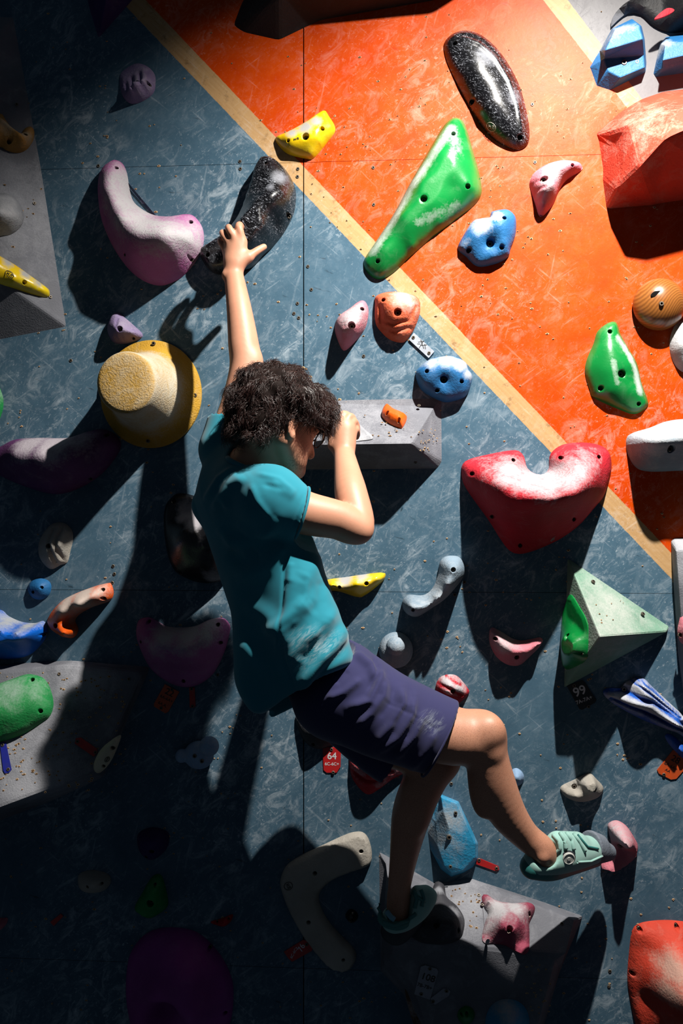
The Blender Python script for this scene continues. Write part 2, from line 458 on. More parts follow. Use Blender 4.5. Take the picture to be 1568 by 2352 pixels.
mint = hold_mat('mint_volume_paint', (112, 150, 130), rough=.7, bump=.35, dust=.5, chalk=(206, 216, 206))
blu = hold_mat('blue_resin', (32, 102, 158), rough=.55, bump=.35, dust=.12, chalk=(214, 222, 230))
blu2 = hold_mat('deep_blue_resin', (14, 100, 206), rough=.4, bump=.2, dust=.12, chalk=(206, 212, 220))
paleblu = hold_mat('pale_blue_resin', (136, 166, 200), bump=.4, dust=.4, chalk=(220, 226, 232))
gblu = hold_mat('grey_blue_resin', (126, 146, 162), bump=.5, dust=.5, chalk=(222, 226, 230))
turq = hold_mat('turquoise_resin', (44, 148, 194), rough=.5, bump=.35, dust=.5, chalk=(206, 214, 220))
red = hold_mat('red_resin', (186, 24, 42), bump=.55, dust=.12, chalk=(232, 222, 228))
redv = hold_mat('coral_coating', (206, 62, 40), bump=.5, dust=.35, chalk=(244, 190, 170))
sal = hold_mat('salmon_resin', (206, 96, 60), bump=.5, dust=.35, chalk=(226, 206, 198))
ora_ = hold_mat('orange_resin', (232, 92, 16), rough=.4, bump=.15, dust=.12, chalk=(238, 218, 206))
grey = hold_mat('grey_volume_paint', (108, 110, 118), bump=.35, grain=240, dust=.5, chalk=(196, 198, 206))
grey2 = hold_mat('grey_resin', (150, 152, 158), bump=.5, dust=.4, chalk=(226, 226, 228))
stone = hold_mat('stone_grey_resin', (168, 162, 152), bump=.4, dust=.45, chalk=(206, 202, 194))
tanm = hold_mat('tan_resin', (168, 122, 58), bump=.55, dust=.4, chalk=(196, 178, 150))
cream = hold_mat('cream_resin', (206, 196, 168), rough=.5, bump=.25, dust=.2)
dgrey = hold_mat('charcoal_resin', (58, 58, 64), bump=.45, dust=.3, chalk=(178, 180, 188))
brown = hold_mat('brown_resin', (96, 66, 46), bump=.4, dust=.3)
bwhite = hold_mat('blue_white_resin', (20, 86, 182), rough=.6, bump=.4, dust=.3, chalk=(218, 222, 232))
M_BADGE = plain('stamped_badge', (190, 186, 178), .6)
M_BADGED = plain('stamped_badge_dark', (40, 36, 30), .6)

def badge(parent, fr, u, v, h, w, hgt, ang, mat, ring=True):
    """small maker's stamp: an outline lozenge with letter-like strokes"""
    V, F = [], []
    def strip(pts, t):
        for (a, b) in zip(pts[:-1], pts[1:]):
            d = (b - a); L = d.length
            if L < 1e-9: continue
            nrm = Vector((-d.y, d.x)) / L * t; i = len(V)
            for z in (0, .0008):
                V.extend([(*(a + nrm), z), (*(b + nrm), z), (*(b - nrm), z), (*(a - nrm), z)])
            F.extend([(i + 4, i + 5, i + 6, i + 7), (i, i + 1, i + 5, i + 4), (i + 2, i + 3, i + 7, i + 6)])
    w /= 807.0; hgt /= 807.0
    if ring: strip([Vector((w / 2 * math.cos(a), hgt / 2 * math.sin(a))) for a in [2 * math.pi * i / 18 for i in range(19)]], .0007)
    for i, x in enumerate((-.26, -.06, .14, .3)):
        strip([Vector((x * w, -.2 * hgt)), Vector((x * w, .2 * hgt))], .0007)
        if i % 2 == 0: strip([Vector((x * w, (.18 if i else 0) * hgt)), Vector(((x + .16) * w, (.18 if i else 0) * hgt))], .0006)
    pm = Matrix.LocRotScale(parent.location, parent.rotation_euler, parent.scale)
    t = BVHTree.FromPolygons([pm @ v_.co for v_ in parent.data.vertices], [tuple(p_.vertices) for p_ in parent.data.polygons])
    hit = t.ray_cast(CAM, ray(u, v).normalized()); P = hit[0]; nn = hit[1] if hit[1].dot(ray(u, v)) < 0 else -hit[1]
    f2 = Frame(P, nn); P = P + f2.n * .0006
    o = link('maker_stamp', new_mesh('maker_stamp', V, F, mat, False), parent)
    M = Matrix.Translation(P) @ f2.rot().to_4x4() @ Matrix.Rotation(-math.radians(ang), 4, 'Z')
    o.matrix_local = pm.inverted() @ M
    return o

# ------------------------------------------------------------------ big volumes
gv = volume('wall_volume', 'tall grey triangular plywood volume at the left edge of the wall', [(30, 40, 0), (93, 383, 0), (152, 750, 0), (-420, 860, 0), (-420, 30, 0), (-120, 560, .17), (-140, 200, .12)],
            [(0, 1, 5, 6), (1, 2, 5), (2, 3, 5), (3, 4, 6, 5), (4, 0, 6)], grey, chalk=[(60, 480, .03, 160, .6)])
GV = plane3((93, 383, 0), (152, 750, 0), (-120, 560, .17)); GV2 = plane3((30, 40, 0), (93, 383, 0), (-120, 560, .17))
splinter_holes('screw_holes', [(rs.uniform(0, 110), rs.uniform(420, 640)) for _ in range(12)], GV, gv, .0028)
for (u, v) in ((38, 240), (79, 467), (116, 682)): seat(gv, GV if v > 300 else GV2, u, v, .001)

rv = volume('wall_volume', 'grey shelf volume with lit sloping top beside the climber\'s head', [(640, 922, 0), (1013, 915, 0), (1014, 1060, 0), (1004, 1076, 0), (640, 1079, 0), (945, 1019, .13), (690, 1022, .13), (1000, 932, .012)],
            [(0, 1, 7, 5, 6), (1, 2, 5, 7), (2, 3, 5), (3, 4, 6, 5), (4, 0, 6)], grey, chalk=[(820, 960, .05, 150, .35), (920, 1000, .09, 90, .3)])
RV = plane3((640, 922, 0), (1013, 915, 0), (945, 1019, .13))
splinter_holes('screw_holes', [(rs.uniform(835, 945), rs.uniform(930, 1010)) for i in range(18)], RV, rv, .0022)
splinter_holes('screw_holes', [(rs.uniform(962, 1006), rs.uniform(985, 1035)) for i in range(22)], plane3((1013, 915, 0), (1014, 1060, 0), (945, 1019, .13)), rv, .0022)
for (u, v) in ((779, 933), (962, 932)): seat(rv, RV, u, v, .001)
seat(rv, plane3((1004, 1076, 0), (640, 1079, 0), (945, 1019, .13)), 954, 1062, .001)

LV = plane3((161, 1528, .05), (322, 1545, .03), (100, 1816, .17))
def on(fr, *uv): return [(u, v, height(fr, u, v)) for u, v in uv]
lv = volume('wall_volume', 'large grey faceted volume at the lower left with screw marks', [(-160, 1535, 0), (161, 1517, 0), (345, 1532, 0), (236, 1786, 0), (110, 1843, 0), (-160, 1945, 0)] +
            on(LV, (-160, 1552), (161, 1528), (322, 1545), (222, 1766), (157, 1797), (-160, 1915)),
            [(6, 7, 8, 9, 10, 11), (0, 1, 7, 6), (1, 2, 8, 7), (2, 3, 9, 8), (3, 4, 10, 9), (4, 5, 11, 10), (5, 0, 6, 11)], grey, bevel=.01, chalk=[(100, 1780, .13, 110, .9), (200, 1560, .05, 80, .8), (60, 1700, .1, 160, .6)])  # chalk laid heavier to brighten a face the lamp barely reaches
splinter_holes('screw_holes', [(rs.uniform(0, 290), rs.uniform(1545, 1820)) for _ in range(170)], LV, lv, .0028)
for (u, v) in ((296, 1560), (136, 1548)): seat(lv, LV, u, v)

BV = plane3((1005, 2044, .05), (1232, 2080, .05), (1000, 2168, .16)); hc = height(BV, 1000, 2168)
BV2 = plane3((1000, 2168, hc), (1240, 2190, height(BV, 1240, 2190)), (1080, 2400, .12))
bv = volume('wall_volume', 'broad dark grey volume under the climber\'s lower foot', [(870, 1956, 0), (1000, 2030, 0), (1082, 2018, 0), (1236, 2068, 0), (1338, 2104, 0), (1284, 2235, 0), (1190, 2560, 0), (1010, 2560, 0), (928, 2285, 0), (874, 2230, 0),
            (884, 1985, .02)] + on(BV, (1005, 2044), (1080, 2030), (1232, 2080), (1318, 2112)) + on(BV2, (1275, 2205), (1180, 2560), (1040, 2560), (948, 2262), (900, 2190)) + on(BV, (1300, 2192), (905, 2155)),
            [(11, 12, 13, 14, 20, 21), (21, 20, 15, 16, 17, 18, 19), (0, 1, 11, 10), (1, 2, 12, 11), (2, 3, 13, 12), (3, 4, 14, 13), (4, 5, 15, 20, 14), (5, 6, 16, 15), (6, 7, 17, 16), (7, 8, 18, 17), (8, 9, 19, 18), (9, 0, 10, 21, 19), (10, 11, 21)], grey, bevel=.006, chalk=[(1070, 2070, .07, 80, .6)])
splinter_holes('screw_holes', [(rs.uniform(1030, 1110), rs.uniform(2030, 2140)) for i in range(26)], BV, bv, .0028)
splinter_holes('screw_holes', [(rs.uniform(1200, 1265), rs.uniform(2215, 2340)) for i in range(26)], BV2, bv, .0028)
for (u, v) in ((1099, 2056), (1290, 2122)): seat(bv, BV, u, v)

mv = volume('wall_volume', 'mint green pyramid volume with chalky lit top face', [(1303, 1282, 0), (1537, 1440, 0), (1295, 1580, 0), (1378, 1463, .20), (1532, 1452, .012)],
            [(0, 1, 4, 3), (1, 4, 2), (4, 3, 2), (0, 3, 2)], mint, bevel=.005, chalk=[(1400, 1420, .12, 120, .7)])
MVL = plane3((1303, 1282, 0), (1378, 1463, .20), (1295, 1580, 0)); MVT = plane3((1303, 1282, 0), (1537, 1440, 0), (1378, 1463, .20))
for (u, v) in ((1361, 1337), (1475, 1411)): seat(mv, MVT, u, v, .001, BOLT, .8, 'bolt')
splinter_holes('screw_holes', [(rs.uniform(1360, 1440), rs.uniform(1380, 1445)) for _ in range(9)], MVT, mv, .0022)

tv = volume('wall_volume', 'huge black volume cut off by the top edge above the orange panel', [(536, 58, 0), (556, 5, 0), (640, -120, 0), (1300, -330, 0), (1240, -130, 0), (1000, 0, 0), (735, 46, 0), (640, 92, 0), (560, 74, 0), (640, -20, .11), (1080, -140, .2)],
            [(0, 1, 9), (1, 2, 9), (2, 3, 10, 9), (3, 4, 10), (4, 5, 10), (5, 6, 9, 10), (6, 7, 9), (7, 8, 9), (8, 0, 9)], bvol, bevel=.01)
volume('wall_volume', 'dark purple pointed volume at the top left corner', [(190, -90, 0), (203, 10, 0), (226, 88, 0), (302, 2, 0), (380, -110, 0), (255, -60, .09)], [(0, 1, 5), (1, 2, 5), (2, 3, 5), (3, 4, 5), (4, 0, 5)], dpur)
rg = volume('wall_volume', 'narrow grey slab volume at the right edge below the tan stripe', [(1540, 1243, 0), (1548, 1236, 0), (1760, 1236, 0), (1760, 1640, 0), (1570, 1600, 0), (1556, 1500, 0), (1552, 1262, .07), (1760, 1262, .1), (1760, 1600, .1), (1575, 1580, .07)],
            [(6, 7, 8, 9), (0, 1, 6), (1, 2, 7, 6), (2, 3, 8, 7), (3, 4, 9, 8), (4, 5, 0, 6, 9)], grey, chalk=[(1560, 1260, .05, 90, .9)])

# red coral macro volume, upper right
volume('wall_volume', 'big coral red sculpted volume at the upper right edge', [(1371, 309, .004), (1426, 256, 0), (1472, 228, 0), (1522, 211, 0), (1700, 190, 0), (1392, 480, 0), (1385, 400, .0), (1700, 440, 0), (1500, 470, 0),
       (1441, 287, .13), (1560, 252, .2), (1700, 230, .22), (1420, 430, .09), (1469, 384, .18), (1524, 320, .235), (1700, 240, .26), (1415, 330, .06)],
       [(0, 1, 9), (1, 2, 9), (2, 3, 10, 9), (3, 4, 11, 10), (0, 9, 16), (0, 16, 6), (16, 9, 13, 12), (6, 16, 12), (6, 12, 5), (9, 10, 14, 13), (10, 11, 15, 14), (5, 12, 8), (12, 13, 8), (13, 14, 8), (14, 15, 7, 8)], redv, bevel=.012,
       chalk=[(1480, 270, .15, 90, .4), (1420, 440, .1, 60, .4), (1500, 350, .2, 60, .3)])
# black arched volume, top right
hold('arched_volume', 'black arched volume with a chalky rim in the top right corner', [(1401, 66), (1406, 42), (1428, 16), (1456, -2), (1520, -40), (1700, -60), (1700, 40), (1600, 66), (1540, 76), (1500, 62), (1470, 36), (1440, 34), (1415, 52)],
     [(1450, 18, .07), (1500, 15, .09), (1600, 10, .11), (1650, 20, .11)], bvol, 'wall volume', edge=.04, rw=.015, res=.012, chalk=[(1412, 36, 26, .9), (1440, 8, 30, .9)])
hold('small_hold', 'small dark red hold on the black arched volume', [(1502, 44), (1530, 20), (1548, 24), (1530, 36)], [(1526, 30, .02)], red, fr=lifted(.085), edge=.006, res=.005)
# blue stepped blocks
bb = volume('block_hold', 'blue stepped block hold on the white corner panel', [(1354, 155, 0), (1378, 114, 0), (1405, 66, 0), (1451, 43, 0), (1473, 60, 0), (1480, 90, 0), (1484, 145, 0), (1482, 166, 0), (1401, 207, 0), (1370, 197, 0),
            (1412, 68, .085), (1468, 60, .085), (1476, 89, .09), (1389, 116, .09), (1387, 134, .04), (1478, 127, .04), (1480, 155, .04), (1425, 178, .04), (1396, 163, .04)],
            [(10, 11, 12, 13), (13, 12, 15, 14), (14, 15, 16, 17, 18), (2, 3, 11, 10), (3, 4, 11), (4, 5, 12, 11), (5, 6, 15, 12), (6, 7, 16, 15), (7, 8, 17, 16), (8, 9, 18, 17), (9, 0, 18), (0, 14, 18), (0, 1, 13, 14), (1, 2, 10, 13)], blu, 'climbing hold', bevel=.003, chalk=[(1435, 55, .08, 30, .7), (1400, 80, .06, 30, .5)])
for (u, v, s) in ((1432, 145, 1.1), (1462, 143, .8)): seat(bb, lifted(.036), u, v, 0, BOLT, s, 'bolt')
bb2 = volume('block_hold', 'dim blue block hold cut off by the right edge below the arch', [(1500, 170, 0), (1515, 100, 0), (1529, 85, 0), (1690, 60, 0), (1690, 150, 0), (1506, 177, 0),
            (1527, 104, .075), (1690, 70, .09), (1690, 100, .09), (1521, 139, .08), (1524, 156, .045), (1690, 130, .045)],
            [(6, 7, 8, 9), (9, 8, 11, 10), (0, 1, 6, 9, 10), (1, 2, 6), (2, 3, 7, 6), (3, 4, 11, 8, 7), (4, 5, 10, 11), (5, 0, 10)], blu, 'climbing hold', bevel=.003, chalk=[(1525, 95, .06, 25, .8)])

# ------------------------------------------------------------------ holds on the wall
hold('pocket_hold', 'dark lavender hold scored with diagonal grooves, alone near the top left', [(277, 175), (293, 157), (316, 147), (339, 154), (355, 171), (357, 193), (352, 214), (329, 232), (300, 238), (280, 216)],
     [(316, 185, .06), (300, 195, .055), (335, 195, .05), (318, 215, .045)], lav, edge=.015, rw=.02, res=.0045, holes=[(310, 183, .06, 7), (335, 184, .055, 5)],
     grooves=[([(294, 165), (303, 200), (322, 235)], .010, 3), ([(312, 155), (322, 190), (342, 224)], .010, 3), ([(330, 152), (343, 185), (354, 205)], .008, 3), ([(280, 180), (292, 215)], .007, 3)], chalk=[(316, 175, 45, .55)])
crs = hold('crescent_hold', 'large pink crescent hold chalked along its inner curve, left of the black hold', [(254, 372), (268, 369), (283, 378), (292, 400), (297, 430), (305, 460), (325, 480), (355, 495), (390, 498), (425, 493), (445, 497), (462, 517), (468, 540), (465, 570), (450, 600), (425, 630), (398, 648), (370, 656), (340, 650), (310, 632), (285, 605), (262, 570), (245, 535), (233, 500), (227, 460), (226, 425), (233, 395)],
     [(266, 395, .06), (262, 440, .10), (275, 490, .135), (310, 535, .15), (355, 565, .145), (400, 575, .12), (440, 560, .075), (435, 520, .05), (330, 500, .07), (300, 600, .07), (350, 625, .055), (245, 500, .055)], pk, edge=.018, rw=.012,
     holes=[(265, 384, .05, 5), (435, 506, .05, 5), (431, 586, .07, 5), (285, 583, .07, 4)], chalk=[([(270, 400), (285, 450), (310, 500), (360, 535), (420, 540)], None, 62, .85)])
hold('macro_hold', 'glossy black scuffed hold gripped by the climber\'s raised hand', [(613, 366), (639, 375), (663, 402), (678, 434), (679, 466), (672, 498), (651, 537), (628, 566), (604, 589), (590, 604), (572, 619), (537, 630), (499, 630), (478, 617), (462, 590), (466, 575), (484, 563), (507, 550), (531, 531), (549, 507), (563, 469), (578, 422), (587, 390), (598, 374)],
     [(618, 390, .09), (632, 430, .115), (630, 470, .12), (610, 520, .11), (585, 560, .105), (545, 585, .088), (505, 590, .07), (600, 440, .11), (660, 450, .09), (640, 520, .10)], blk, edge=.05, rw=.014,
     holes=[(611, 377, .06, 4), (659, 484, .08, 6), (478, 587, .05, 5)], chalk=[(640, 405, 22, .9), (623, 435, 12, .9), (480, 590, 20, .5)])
y1 = hold('edge_hold', 'bright yellow wedge hold on the tan stripe at the panel seam', [(634, 316), (664, 302), (700, 282), (729, 262), (745, 255), (754, 266), (770, 298), (750, 329), (721, 363), (704, 365), (661, 354), (638, 332)],
     [(655, 315, .035), (690, 305, .042), (735, 285, .036), (738, 270, .02), (700, 335, .036), (735, 325, .032), (712, 345, .028), (665, 338, .032)], yel, edge=.014, rw=.01, res=.0055,
     holes=[(702, 315, .04, 8), (740, 295, .035, 5), (662, 324, .035, 4)], chalk=[(700, 293, 24, 1.0), (670, 305, 18, 1.0), (725, 278, 18, .9)])
badge(y1, WALL, 680, 319, .042, 18, 10, -12, M_BADGED, False)
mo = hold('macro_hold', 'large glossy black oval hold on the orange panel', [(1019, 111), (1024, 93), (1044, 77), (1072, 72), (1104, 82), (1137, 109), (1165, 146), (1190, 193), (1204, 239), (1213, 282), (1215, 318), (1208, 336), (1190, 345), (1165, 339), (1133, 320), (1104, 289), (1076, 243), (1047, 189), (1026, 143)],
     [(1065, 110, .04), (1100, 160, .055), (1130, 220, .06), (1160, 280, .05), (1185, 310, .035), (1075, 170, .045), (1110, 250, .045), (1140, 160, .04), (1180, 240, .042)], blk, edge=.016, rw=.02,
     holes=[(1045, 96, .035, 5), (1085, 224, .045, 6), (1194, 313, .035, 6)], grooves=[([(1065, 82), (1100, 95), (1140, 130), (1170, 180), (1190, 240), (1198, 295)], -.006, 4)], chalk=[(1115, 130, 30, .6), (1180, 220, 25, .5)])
badge(mo, WALL, 1128, 291, .046, 24, 20, 40, M_BADGE)
hold('wedge_hold', 'long glossy green wedge hold with a left bevel painted as if lit', [(1030, 278), (1044, 271), (1060, 277), (1072, 300), (1085, 345), (1098, 390), (1105, 425), (1104, 450), (1085, 475), (1040, 510), (990, 548), (940, 592), (905, 625), (880, 640), (862, 640), (845, 628), (835, 608), (840, 590), (870, 545), (905, 490), (945, 415), (985, 345), (1015, 295)],
     [(1042, 300, .04), (1005, 350, .055), (965, 420, .062), (920, 495, .06), (875, 570, .045), (1060, 360, .055), (1085, 430, .05), (1040, 430, .058), (990, 500, .052), (930, 560, .042), (880, 615, .03), (1060, 470, .035), (1010, 515, .03), (950, 570, .028)], grn, edge=.012, rw=.014,
     holes=[(1041, 306, .045, 5), (973, 457, .065, 8), (1074, 428, .055, 6), (867, 600, .035, 5)], chalk=[([(1035, 290), (1000, 345), (945, 425), (905, 495), (855, 575)], None, 15, .75), ([(960, 515), (1000, 492), (1050, 468)], None, 14, .4), ([(1042, 300), (1045, 350)], None, 20, .35)])  # first stroke puts the lit left bevel into the colour
hold('cracked_hold', 'dusty pink cracked hold right of the green wedge', [(1336, 384), (1326, 373), (1290, 369), (1254, 379), (1226, 398), (1216, 418), (1219, 439), (1229, 471), (1237, 495), (1247, 496), (1269, 471), (1283, 439), (1301, 414), (1333, 393)],
     [(1290, 385, .055), (1255, 410, .062), (1240, 445, .05), (1242, 480, .03), (1320, 383, .035), (1272, 425, .07), (1265, 450, .05)], pk2, edge=.014, rw=.016, res=.005, holes=[(1250, 409, .06, 8), (1314, 380, .035, 4)],
     grooves=[([(1217, 412), (1238, 412)], .006, 2), ([(1218, 430), (1248, 434)], .006, 2), ([(1270, 378), (1262, 400)], .004, 2), ([(1245, 445), (1240, 455)], .005, 2)], chalk=[(1275, 395, 40, .6), (1255, 440, 35, .6)])
hold('pinch_hold', 'blue angular hold in the middle of the orange panel', [(1160, 482), (1176, 490), (1184, 505), (1183, 540), (1172, 572), (1165, 592), (1135, 607), (1096, 612), (1070, 590), (1051, 572), (1062, 545), (1085, 510), (1105, 503), (1125, 500), (1128, 488)],
     [(1110, 520, .05), (1140, 510, .06), (1160, 500, .05), (1090, 540, .05), (1085, 575, .035), (1126, 560, .035), (1160, 560, .045), (1135, 590, .035), (1165, 530, .05)], blu, edge=.02, rw=.01, res=.0055,
     holes=[(1126, 557, .04, 10), (1152, 568, .04, 6), (1077, 573, .035, 6), (1158, 500, .05, 5)], chalk=[(1105, 515, 30, .9), (1140, 495, 18, .8), (1070, 555, 20, .4)])
hold('jug_hold', 'dusty pink small hold between the seam and the salmon hold', [(834, 691), (843, 701), (846, 719), (841, 747), (829, 769), (807, 794), (793, 805), (784, 801), (771, 769), (769, 747), (779, 726), (804, 708), (821, 695)],
     [(828, 712, .05), (808, 735, .085), (795, 750, .085), (815, 760, .075), (795, 785, .045), (785, 760, .07)], pk2, edge=.014, rw=.016, res=.005, holes=[(807, 747, .085, 9), (831, 708, .045, 5)],
     grooves=[([(818, 758), (835, 735)], .008, 3), ([(790, 770), (796, 785)], .008, 2)], chalk=[(805, 725, 45, .8)])
hold('sloper_hold', 'salmon layered hold just below the tan stripe', [(862, 683), (882, 673), (914, 671), (946, 677), (962, 690), (964, 719), (950, 758), (932, 783), (918, 787), (893, 779), (868, 754), (861, 733), (861, 701)],
     [(885, 695, .055), (912, 700, .065), (940, 700, .06), (905, 730, .06), (935, 735, .05), (915, 765, .04), (880, 740, .035)], sal, edge=.018, rw=.012, res=.005, holes=[(913, 717, .062, 9), (880, 687, .05, 5)],
     grooves=[([(880, 735), (905, 745), (940, 735), (955, 700)], .007, 2.5), ([(878, 748), (908, 760), (942, 748)], .007, 2.5), ([(872, 700), (874, 740), (890, 765)], .008, 3)], chalk=[(925, 685, 35, .8), (945, 700, 22, .8)])
hold('pinch_hold', 'dark blue rounded hold with lit top bevel painted pale beside the tan stripe', [(954, 861), (964, 844), (986, 827), (1014, 820), (1043, 820), (1068, 833), (1074, 847), (1084, 865), (1079, 890), (1068, 911), (1043, 921), (1021, 924), (993, 913), (966, 894)],
     [(985, 848, .06), (1020, 840, .065), (1055, 850, .06), (975, 880, .05), (1018, 875, .05), (1062, 880, .05), (1020, 905, .045)], blu, edge=.03, rw=.013, res=.0055,
     holes=[(980, 852, .06, 5), (1019, 871, .052, 9), (1060, 876, .052, 5), (1004, 896, .05, 5)], chalk=[(990, 832, 22, .8), (1025, 826, 24, 1.0), (1058, 836, 22, 1.0), (1074, 858, 14, .9)])  # pale spots paint the light on the upper bevel into the colour
hrt = hold('macro_hold', 'huge red two-lobed hold with chalky top edge', [(1059, 1080), (1063, 1065), (1080, 1054), (1130, 1042), (1170, 1035), (1190, 1036), (1203, 1050), (1210, 1075), (1230, 1089), (1250, 1088), (1260, 1075), (1261, 1050), (1270, 1035), (1290, 1022), (1320, 1017), (1355, 1018), (1385, 1027), (1400, 1045), (1403, 1075), (1398, 1100), (1385, 1140), (1365, 1165), (1330, 1205), (1290, 1235), (1250, 1255), (1215, 1268), (1190, 1272), (1170, 1265), (1150, 1240), (1125, 1200), (1100, 1165), (1075, 1130), (1062, 1105)],
     [(1085, 1085, .07), (1180, 1060, .09), (1120, 1115, .15), (1180, 1130, .21), (1240, 1135, .23), (1300, 1130, .22), (1350, 1110, .17), (1290, 1055, .08), (1375, 1055, .07), (1235, 1105, .12), (1130, 1185, .08), (1195, 1200, .12), (1280, 1190, .11), (1195, 1250, .04), (1320, 1185, .08)], red, edge=.02, rw=.014, res=.009,
     holes=[(1084, 1088, .07, 5), (1180, 1056, .09, 5), (1291, 1050, .09, 5), (1377, 1049, .07, 5), (1131, 1187, .08, 5), (1195, 1253, .04, 5), (1321, 1193, .08, 5)],
     chalk=[([(1170, 1085), (1240, 1105), (1310, 1085)], None, 52, .72), (1350, 1060, 45, .5), (1130, 1070, 45, .3)])
badge(hrt, WALL, 1270, 1237, .045, 17, 13, -25, M_BADGE)
hold('side_hold', 'glossy green long hold on the right of the orange panel', [(1396, 742), (1412, 740), (1419, 751), (1424, 769), (1442, 801), (1462, 836), (1472, 879), (1486, 919), (1486, 933), (1469, 947), (1454, 951), (1429, 944), (1365, 915), (1354, 897), (1343, 858), (1346, 829), (1362, 790), (1372, 761)],
     [(1402, 765, .03), (1395, 800, .042), (1385, 850, .045), (1430, 860, .045), (1445, 840, .042), (1460, 900, .035), (1400, 900, .038), (1440, 925, .026)], grn, edge=.014, rw=.014, holes=[(1402, 760, .035, 5), (1428, 858, .047, 9), (1382, 890, .045, 6), (1468, 927, .028, 5)],
     chalk=[([(1424, 772), (1446, 810), (1462, 850), (1472, 900)], None, 10, .8), ([(1405, 830), (1415, 880)], None, 9, .6)])  # first stroke colours in the light along the right bevel
hold('sloper_hold', 'blue-grey rounded sloper cut off by the right edge', [(1438, 1008), (1451, 995), (1490, 983), (1526, 969), (1568, 963), (1640, 962), (1660, 1020), (1640, 1080), (1568, 1081), (1490, 1083), (1458, 1072), (1440, 1040)],
     [(1470, 1012, .10), (1520, 1000, .14), (1580, 995, .15), (1620, 1005, .14), (1480, 1045, .08), (1540, 1045, .1), (1600, 1045, .1)], gblu, edge=.03, rw=.02, res=.008, holes=[(1540, 1031, .12, 9)], chalk=[(1500, 1000, 50, .8), (1560, 990, 50, .7)])
hold('edge_hold', 'pale grey round hold at the right edge under the wooden ball', [(1575, 736), (1552, 744), (1540, 770), (1537, 800), (1545, 830), (1560, 850), (1580, 856), (1620, 840), (1630, 790), (1610, 745)], [(1560, 795, .045), (1590, 795, .05)], grey2, edge=.02, rw=.016, chalk=[(1560, 790, 60, .7)])
hold('edge_hold', 'long yellow hold poking out right of the teal shirt', [(700, 1350), (750, 1332), (789, 1326), (875, 1315), (884, 1326), (871, 1342), (838, 1367), (819, 1371), (767, 1357), (715, 1368)],
     [(760, 1340, .055), (820, 1335, .065), (865, 1326, .04), (825, 1352, .055), (780, 1350, .055)], yel, edge=.014, rw=.01, res=.0055, holes=[(841, 1341, .055, 5), (779, 1349, .055, 4)], chalk=[(790, 1330, 24, 1.0), (830, 1324, 20, .9)])
hold('hook_hold', 'grey-blue bone-shaped hook hold right of the climber\'s waist', [(1036, 1276), (1055, 1280), (1065, 1300), (1064, 1320), (1053, 1339), (1023, 1373), (992, 1395), (958, 1415), (936, 1410), (925, 1395), (925, 1378), (940, 1366), (971, 1367), (992, 1352), (1005, 1321), (1010, 1291), (1021, 1279)],
     [(1038, 1305, .13), (1025, 1340, .13), (1000, 1370, .11), (970, 1388, .11), (945, 1388, .12), (1045, 1320, .12)], gblu, edge=.06, rw=.022, res=.005, holes=[(1041, 1309, .13, 6), (948, 1400, .1, 4)], chalk=[(1000, 1350, 80, .5)])
hold('crescent_hold', 'small dull pink crescent hold in the shadow of the red hold', [(1124, 1448), (1131, 1441), (1151, 1451), (1176, 1466), (1197, 1471), (1222, 1467), (1240, 1464), (1246, 1471), (1237, 1487), (1219, 1505), (1197, 1525), (1179, 1529), (1158, 1523), (1137, 1505), (1124, 1476)],
     [(1140, 1465, .05), (1165, 1480, .065), (1200, 1490, .06), (1232, 1474, .04), (1160, 1505, .05), (1190, 1512, .04)], pk2, edge=.014, rw=.014, res=.0055, holes=[(1138, 1468, .05, 5), (1187, 1510, .045, 6)], chalk=[(1160, 1470, 40, .7)])
hold('ridged_hold', 'white and red striped small hold above the bare knee', [(1000, 1576), (1010, 1556), (1030, 1549), (1050, 1553), (1070, 1575), (1077, 1590), (1065, 1606), (1040, 1621), (1015, 1611), (1003, 1596)],
     [(1030, 1570, .05), (1050, 1580, .05), (1020, 1590, .045), (1045, 1600, .035)], red, edge=.014, rw=.013, res=.0045, holes=[(1040, 1588, .048, 6)], grooves=[([(1003, 1572), (1030, 1580), (1060, 1600)], .009, 2.5), ([(1008, 1590), (1035, 1604)], .009, 2.5), ([(1025, 1556), (1065, 1580)], .007, 2)],
     chalk=[(1030, 1565, 26, 1.0), (1055, 1580, 22, 1.0), (1030, 1590, 14, .7)])
hold('shell_hold', 'blue and white ribbed shell hold cut off by the right edge', [(1384, 1590), (1398, 1580), (1426, 1580), (1432, 1570), (1446, 1562), (1462, 1556), (1480, 1560), (1500, 1580), (1568, 1642), (1640, 1700), (1640, 1760), (1568, 1692), (1530, 1674), (1480, 1655), (1435, 1632), (1400, 1610)],
     [(1440, 1580, .06), (1470, 1570, .06), (1450, 1610, .07), (1500, 1620, .075), (1500, 1640, .06), (1560, 1665, .07), (1410, 1595, .035)], bwhite, edge=.02, rw=.012, res=.0032, holes=[(1441, 1590, .05, 8)],
     grooves=[([(1400, 1592), (1440, 1594), (1500, 1614), (1580, 1672)], .024, 4), ([(1412, 1612), (1480, 1636), (1580, 1688)], .024, 3), ([(1452, 1564), (1500, 1600), (1570, 1655)], .014, 2), ([(1466, 1560), (1510, 1596), (1570, 1648)], .010, 1.5)], chalk=[([(1445, 1572), (1520, 1620), (1600, 1690)], None, 40, .95), ([(1420, 1604), (1500, 1632), (1600, 1700)], None, 26, .95)])
hold('small_hold', 'dark blue hold peeking out under the ribbed shell hold', [(1526, 1690), (1540, 1686), (1570, 1712), (1620, 1762), (1600, 1770), (1560, 1735), (1538, 1712)], [(1565, 1725, .03)], bwhite, edge=.014, res=.006)
